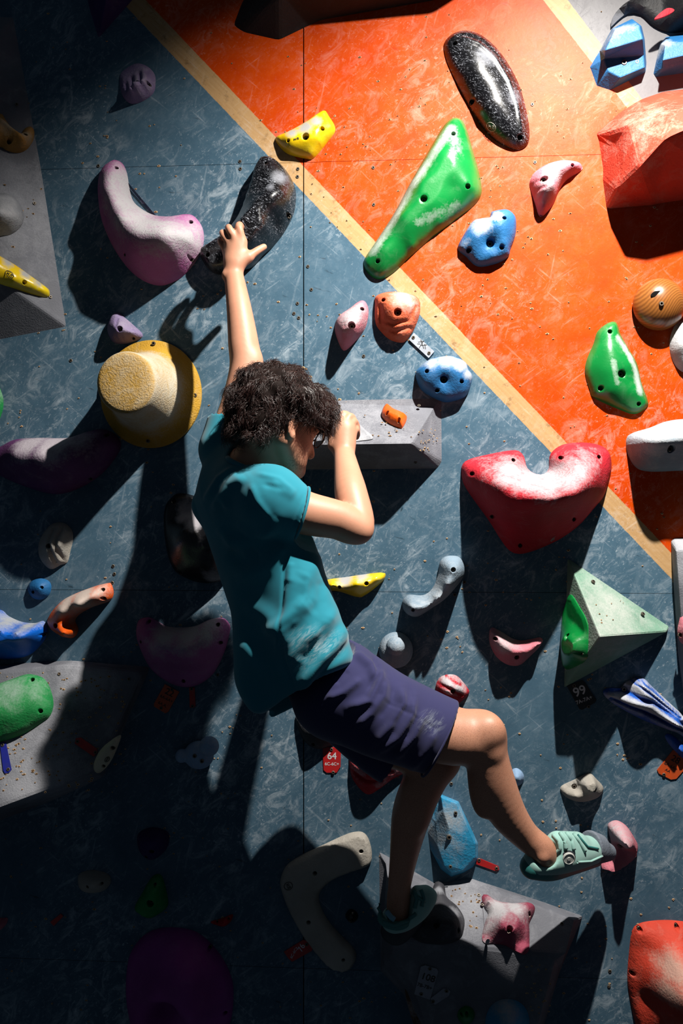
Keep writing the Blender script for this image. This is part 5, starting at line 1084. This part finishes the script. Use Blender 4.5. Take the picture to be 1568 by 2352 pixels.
sh = wear('shorts', V, F, NAVY); sh['label'] = 'navy blue knee-length shorts'
at = sh.data.attributes.new('chalk', 'FLOAT', 'POINT'); uv = project(V)
at.data.foreach_set('value', (.6 * np.clip(1.2 - np.hypot((uv[:, 0] - 990) / 30, (uv[:, 1] - 1660) / 30), 0, 1)).astype(np.float32))
tube('hem', ring_about(W(1009, 1698, .42), W(1045, 1715, .42) - W(960, 1672, .42), .0965, 40), .003, NAVY, sh, closed=True)
V = None

# --- hair
HB = plain('hair_base', (26, 16, 13), .8, 0, .1)
k = NT('curly_hair'); k.b.inputs['Base Color'].default_value = lin((52, 30, 26)); k.b.inputs['Roughness'].default_value = .36; k.b.inputs['Specular IOR Level'].default_value = .45; HAIR = k.m
hh = Field(.0045)
hh.ell(h3(0, -.012, .038), (.104, .120, .086), HAX, .02); hh.ell(h3(0, .062, .048), (.082, .062, .056), HAX, .02); hh.ell(h3(0, -.075, -.018), (.08, .055, .075), HAX, .03); hh.ell(h3(.05, .075, .02), (.035, .04, .035), HAX, .02)
rng = np.random.RandomState(3)
for _ in range(90):
    v_ = rng.normal(size=3); v_ /= np.linalg.norm(v_)
    if v_[2] < -.35 or (v_[1] > .3 and v_[2] < .05): continue
    p_ = h3(v_[0] * .098, v_[1] * .125, v_[2] * .085 + .036); hh.ell(p_, (.02, .02, .02), None, .01)
hh.ell(h3(.05, .085, -.062), (.09, .115, .075), HAX, .01, 'sub'); hh.ell(h3(.09, .012, -.035), (.034, .045, .034), HAX, .008, 'sub'); hh.ell(h3(0, -.04, -.13), (.13, .12, .06), HAX, .01, 'sub')
Vh, Fh = hh.mesh(1); Nh = normals(Vh, Fh)
hair = wear('hair', Vh, Fh, HB); hair['label'] = 'short dark brown curly hair'
hfr, huu = (Vh - HC) @ HF, (Vh - HC) @ HU; okv = np.where(~((hfr > .055) & (huu < .028)))[0]
n_st = 12500; pick = rng.choice(okv, n_st); SV, SF = [], []; NP = 9; base_i = 0
G = np.array((0, 0, -1.0)); SEG = np.linspace(0, 1, NP)
crown = h3(0, -.02, .13)
lk = Vh[rng.choice(okv, 300)]; lkd = rng.normal(size=(300, 3)); lkt = rng.uniform(4, 9, 300) * rng.choice((-1, 1), 300); lkp = rng.uniform(0, 6.28, 300)
for i in pick:
    li = int(((lk - Vh[i]) ** 2).sum(1).argmin())
    p0 = Vh[i] - Nh[i] * .004; nrm = Nh[i]
    flow = p0 - crown; flow -= nrm * (flow @ nrm); flow /= np.linalg.norm(flow) + 1e-9
    L = rng.uniform(.018, .042); d = nrm * rng.uniform(.15, .7) + flow * rng.uniform(.5, 1.0) + lkd[li] * .45 + rng.normal(size=3) * .12; d /= np.linalg.norm(d)
    a = np.cross(d, lkd[li][[1, 2, 0]] + rng.normal(size=3) * .25); a /= np.linalg.norm(a) + 1e-9; c = np.cross(d, a); cr = rng.uniform(.004, .010); tw = lkt[li] * rng.uniform(.8, 1.2); ph = lkp[li] + rng.normal() * .4
    r0 = rng.uniform(.0004, .00075)
    P = p0 + np.outer(SEG * L, d) + np.outer(SEG ** 2 * L * .45, G - nrm * .6) + np.outer(cr * SEG ** .6 * np.cos(ph + tw * SEG), a) + np.outer(cr * SEG ** .6 * np.sin(ph + tw * SEG), c)
    T = np.gradient(P, axis=0); T /= np.linalg.norm(T, axis=1)[:, None] + 1e-9
    A1 = np.cross(T, a + .01); A1 /= np.linalg.norm(A1, axis=1)[:, None] + 1e-9; B1 = np.cross(T, A1); rr = (r0 * (1 - .75 * SEG))[:, None]
    ringp = np.stack([P + A1 * rr, P + (-.5 * A1 + .866 * B1) * rr, P + (-.5 * A1 - .866 * B1) * rr], 1).reshape(-1, 3); SV.append(ringp)
    SF.append(base_i); base_i += NP * 3
SV = np.concatenate(SV); q1 = np.array([(3 * s_ + j, 3 * s_ + (j + 1) % 3, 3 * (s_ + 1) + (j + 1) % 3, 3 * (s_ + 1) + j) for s_ in range(NP - 1) for j in range(3)])
FF = (np.array(SF)[:, None, None] + q1[None]).reshape(-1, 4)
cu = link('curls', sdf_mesh('curls', SV, FF, HAIR, ORI), hair); cu['kind'] = 'stuff'

# --- glasses
GL = plain('black_acetate', (14, 12, 12), .25, 0, .6); GM = plain('gilt_metal', (150, 110, 60), .3, .8)
gk = NT('lens_glass'); gk.b.inputs['Base Color'].default_value = (.9, .95, .95, 1); gk.b.inputs['Roughness'].default_value = .03; gk.b.inputs['Transmission Weight'].default_value = 1.0; gk.b.inputs['IOR'].default_value = 1.05
def lens_ring(cx): return [Vector(h3(cx + .026 * math.cos(t), .112 - .012 * abs(cx + .026 * math.cos(t)) / .06, -.006 + .021 * math.sin(t))) for t in [2 * math.pi * i / 28 for i in range(28)]]
gl = tube('glasses', lens_ring(.034), .0019, GL, body, closed=True); gl['label'] = 'dark-rimmed glasses'
tube('rim', lens_ring(-.034), .0019, GL, gl, closed=True)
tube('temple', [h3(.062, .104, .004), h3(.076, .08, .004), h3(.083, .03, 0), h3(.084, -.005, -.004), h3(.082, -.02, -.02)], .0021, GL, gl)
tube('temple', [h3(-.062, .104, .004), h3(-.076, .08, .004), h3(-.083, .03, 0), h3(-.082, -.02, -.02)], .0021, GL, gl)
tube('bridge', [h3(.009, .113, -.002), h3(0, .117, .002), h3(-.009, .113, -.002)], .0019, GL, gl)
for cx in (.034, -.034):
    R = lens_ring(cx); cc = sum(R, Vector()) / len(R)
    link('lens', new_mesh('lens', [v - Vector(ORI) for v in R + [cc]], [(i, (i + 1) % 28, 28) for i in range(28)], gk.m), gl)

# --- shoes
def W(u, v, h): return W_wall(u, v, h + .025)
MINT = cloth_mat('mint_synthetic', (160, 206, 196), 900); TEALR = plain('teal_rubber', (52, 130, 126), .55); GREYS = hold_mat('grey_suede', (112, 120, 132), bump=.4, dust=.35, chalk=(176, 184, 190)); DRUB = plain('dark_rubber', (46, 52, 60), .6); WPL = plain('white_dial', (206, 206, 200), .4); LIME = plain('lime_edge', (190, 220, 40), .6); LBLU = plain('pale_blue_tab', (120, 176, 196), .6)
from mathutils.bvhtree import BVHTree
def shoe(parts, label):
    root = None
    for (nm, fld, mat) in parts:
        V_, F_ = fld.mesh(2); ALLV.append(V_); ALLF.append(F_)
        if root is None: root = wear(nm, V_, F_, mat); root['label'] = label
        else: wear(nm, V_, F_, mat, root)
    return root
f1 = Field(.003)   # upper of the extended right shoe
f1.chain([(W(1230, 1982, .275), .033), (W(1275, 1968, .245), .043), (W(1325, 1958, .185), .041), (W(1364, 1952, .125), .034), (W(1392, 1957, .075), .022)], .02)
f1.chain([(W(1280, 1935, .255), .028), (W(1322, 1935, .19), .026)], .02)
f1.cone(W(1255, 1960, .30), W(1238, 1915, .33), .036, .048, .005, op='sub')
f2 = Field(.003)   # grey toe rubber
f2.chain([(W(1352, 1945, .148), .0375), (W(1368, 1952, .122), .035), (W(1394, 1957, .073), .024)], .02); f2.chain([(W(1345, 1922, .16), .014), (W(1374, 1935, .115), .02)], .02)
f2.cut(W(1352, 1950, .145), W(1300, 1968, .225) - W(1360, 1950, .135))
f3 = Field(.003)   # teal heel rand and sole
f3.chain([(W(1222, 1990, .275), .031), (W(1262, 1993, .245), .032), (W(1312, 1985, .19), .026), (W(1367, 1975, .12), .018)], .014)
ALLV, ALLF = [], []
def surf(u, v, lift):
    d = ray(u, v).normalized(); best = None
    for t in TREES:
        r = t.ray_cast(CAM, d)
        if r[0] is not None and (best is None or r[3] < best[1]): best = (r[0] + r[1].normalized() * lift * (1 if r[1].dot(d) < 0 else -1), r[3])
    return best[0] if best else None
def on_shoe(pts, lift):
    q = []
    for i in range(len(pts) - 1):
        for j in range(5):
            t = j / 5; q.append((pts[i][0] + (pts[i + 1][0] - pts[i][0]) * t, pts[i][1] + (pts[i + 1][1] - pts[i][1]) * t))
    q.append(pts[-1][:2]); return [p for p in (surf(u, v, lift) for u, v in q) if p is not None]
rs_ = shoe([('shoe', f1, MINT), ('toe_cap', f2, GREYS), ('rand', f3, TEALR)], 'mint and grey climbing shoe on the outstretched right foot')
TREES = [BVHTree.FromPolygons([Vector(v) for v in V_], [tuple(int(i) for i in f_) for f_ in F_]) for V_, F_ in zip(ALLV, ALLF)]
for pts, r, m_ in (([(1286, 1914), (1296, 1930), (1298, 1950)], .0058, MINT), ([(1300, 1914), (1312, 1930), (1316, 1952)], .0058, MINT), ([(1316, 1916), (1330, 1934), (1342, 1956)], .0050, MINT), ([(1270, 1918), (1283, 1932), (1286, 1950), (1268, 1972), (1256, 1986)], .0048, MINT), ([(1325, 1918), (1348, 1945), (1372, 1950)], .003, TEALR), ([(1325, 1980), (1355, 1978), (1382, 1966)], .003, MINT)):
    P_ = on_shoe(pts, .0015)
    if len(P_) > 2: tube('strap', P_, r, m_, rs_)
def disc(name, c, axis, r, t, mat, parent, n=28):
    ax = Vector(axis).normalized(); a = ax.cross(Vector((0, 0, 1))).normalized(); e = ax.cross(a); V_, F_ = [], []
    for (rr, z) in ((r, 0), (r, t * .7), (r * .85, t), (r * .8, t * .8), (r * .3, t * .8), (r * .28, t * 1.1)):
        for i in range(n): V_.append(Vector(c) + (a * math.cos(2 * math.pi * i / n) + e * math.sin(2 * math.pi * i / n)) * rr + ax * z - Vector(ORI))
    for k_ in range(5):
        for i in range(n): F_.append((k_ * n + i, k_ * n + (i + 1) % n, (k_ + 1) * n + (i + 1) % n, (k_ + 1) * n + i))
    F_.append(tuple(range(5 * n, 6 * n))); return link(name, new_mesh(name, V_, F_, mat, False), parent)
DA = Vector((.15, -1, -.15))
dc = surf(1304, 1969, 0.0); disc('dial_base', dc, DA, .0185, .004, DRUB, rs_); disc('dial', dc + DA.normalized() * .003, DA, .0155, .006, WPL, rs_)
W = W_wall
g1 = Field(.003)   # standing left shoe
g1.chain([(W(905, 2112, .235), .034), (W(925, 2105, .225), .036), (W(955, 2086, .215), .034), (W(978, 2066, .205), .026), (W(988, 2058, .20), .018)], .02)
g1.chain([(W(958, 2050, .225), .018), (W(975, 2050, .21), .018)], .02)
g1.cone(W(915, 2100, .24), W(918, 2050, .25), .033, .042, .005, op='sub')
g2 = Field(.003); g2.chain([(W(900, 2138, .225), .030), (W(915, 2140, .215), .031), (W(950, 2112, .18), .024)], .02)
g3 = Field(.003); g3.chain([(W(873, 2100, .25), .007), (W(876, 2115, .262), .009), (W(895, 2124, .268), .011), (W(920, 2126, .26), .011), (W(945, 2112, .235), .009), (W(965, 2090, .215), .007)], .012)
ALLV, ALLF = [], []
ls = shoe([('shoe', g1, MINT), ('sole', g2, DRUB), ('heel_band', g3, TEALR)], 'teal and grey climbing shoe on the standing left foot')
TREES = [BVHTree.FromPolygons([Vector(v) for v in V_], [tuple(int(i) for i in f_) for f_ in F_]) for V_, F_ in zip(ALLV, ALLF)]
for pts, r in (([(952, 2046), (957, 2062), (952, 2086)], .0055), ([(966, 2044), (973, 2060), (968, 2082)], .0055), ([(950, 2052), (975, 2072)], .004), ([(880, 2118), (905, 2126), (935, 2116), (955, 2098)], .005)):
    P_ = on_shoe(pts, .0015)
    if len(P_) > 2: tube('strap', P_, r, TEALR, ls)
tube('pull_tab', [W(888, 2094, .265), W(897, 2106, .275), W(905, 2112, .274)], .007, LBLU, ls); tube('pull_tab', [W(872, 2075, .245), W(868, 2085, .25), W(876, 2100, .252)], .004, TEALR, ls)
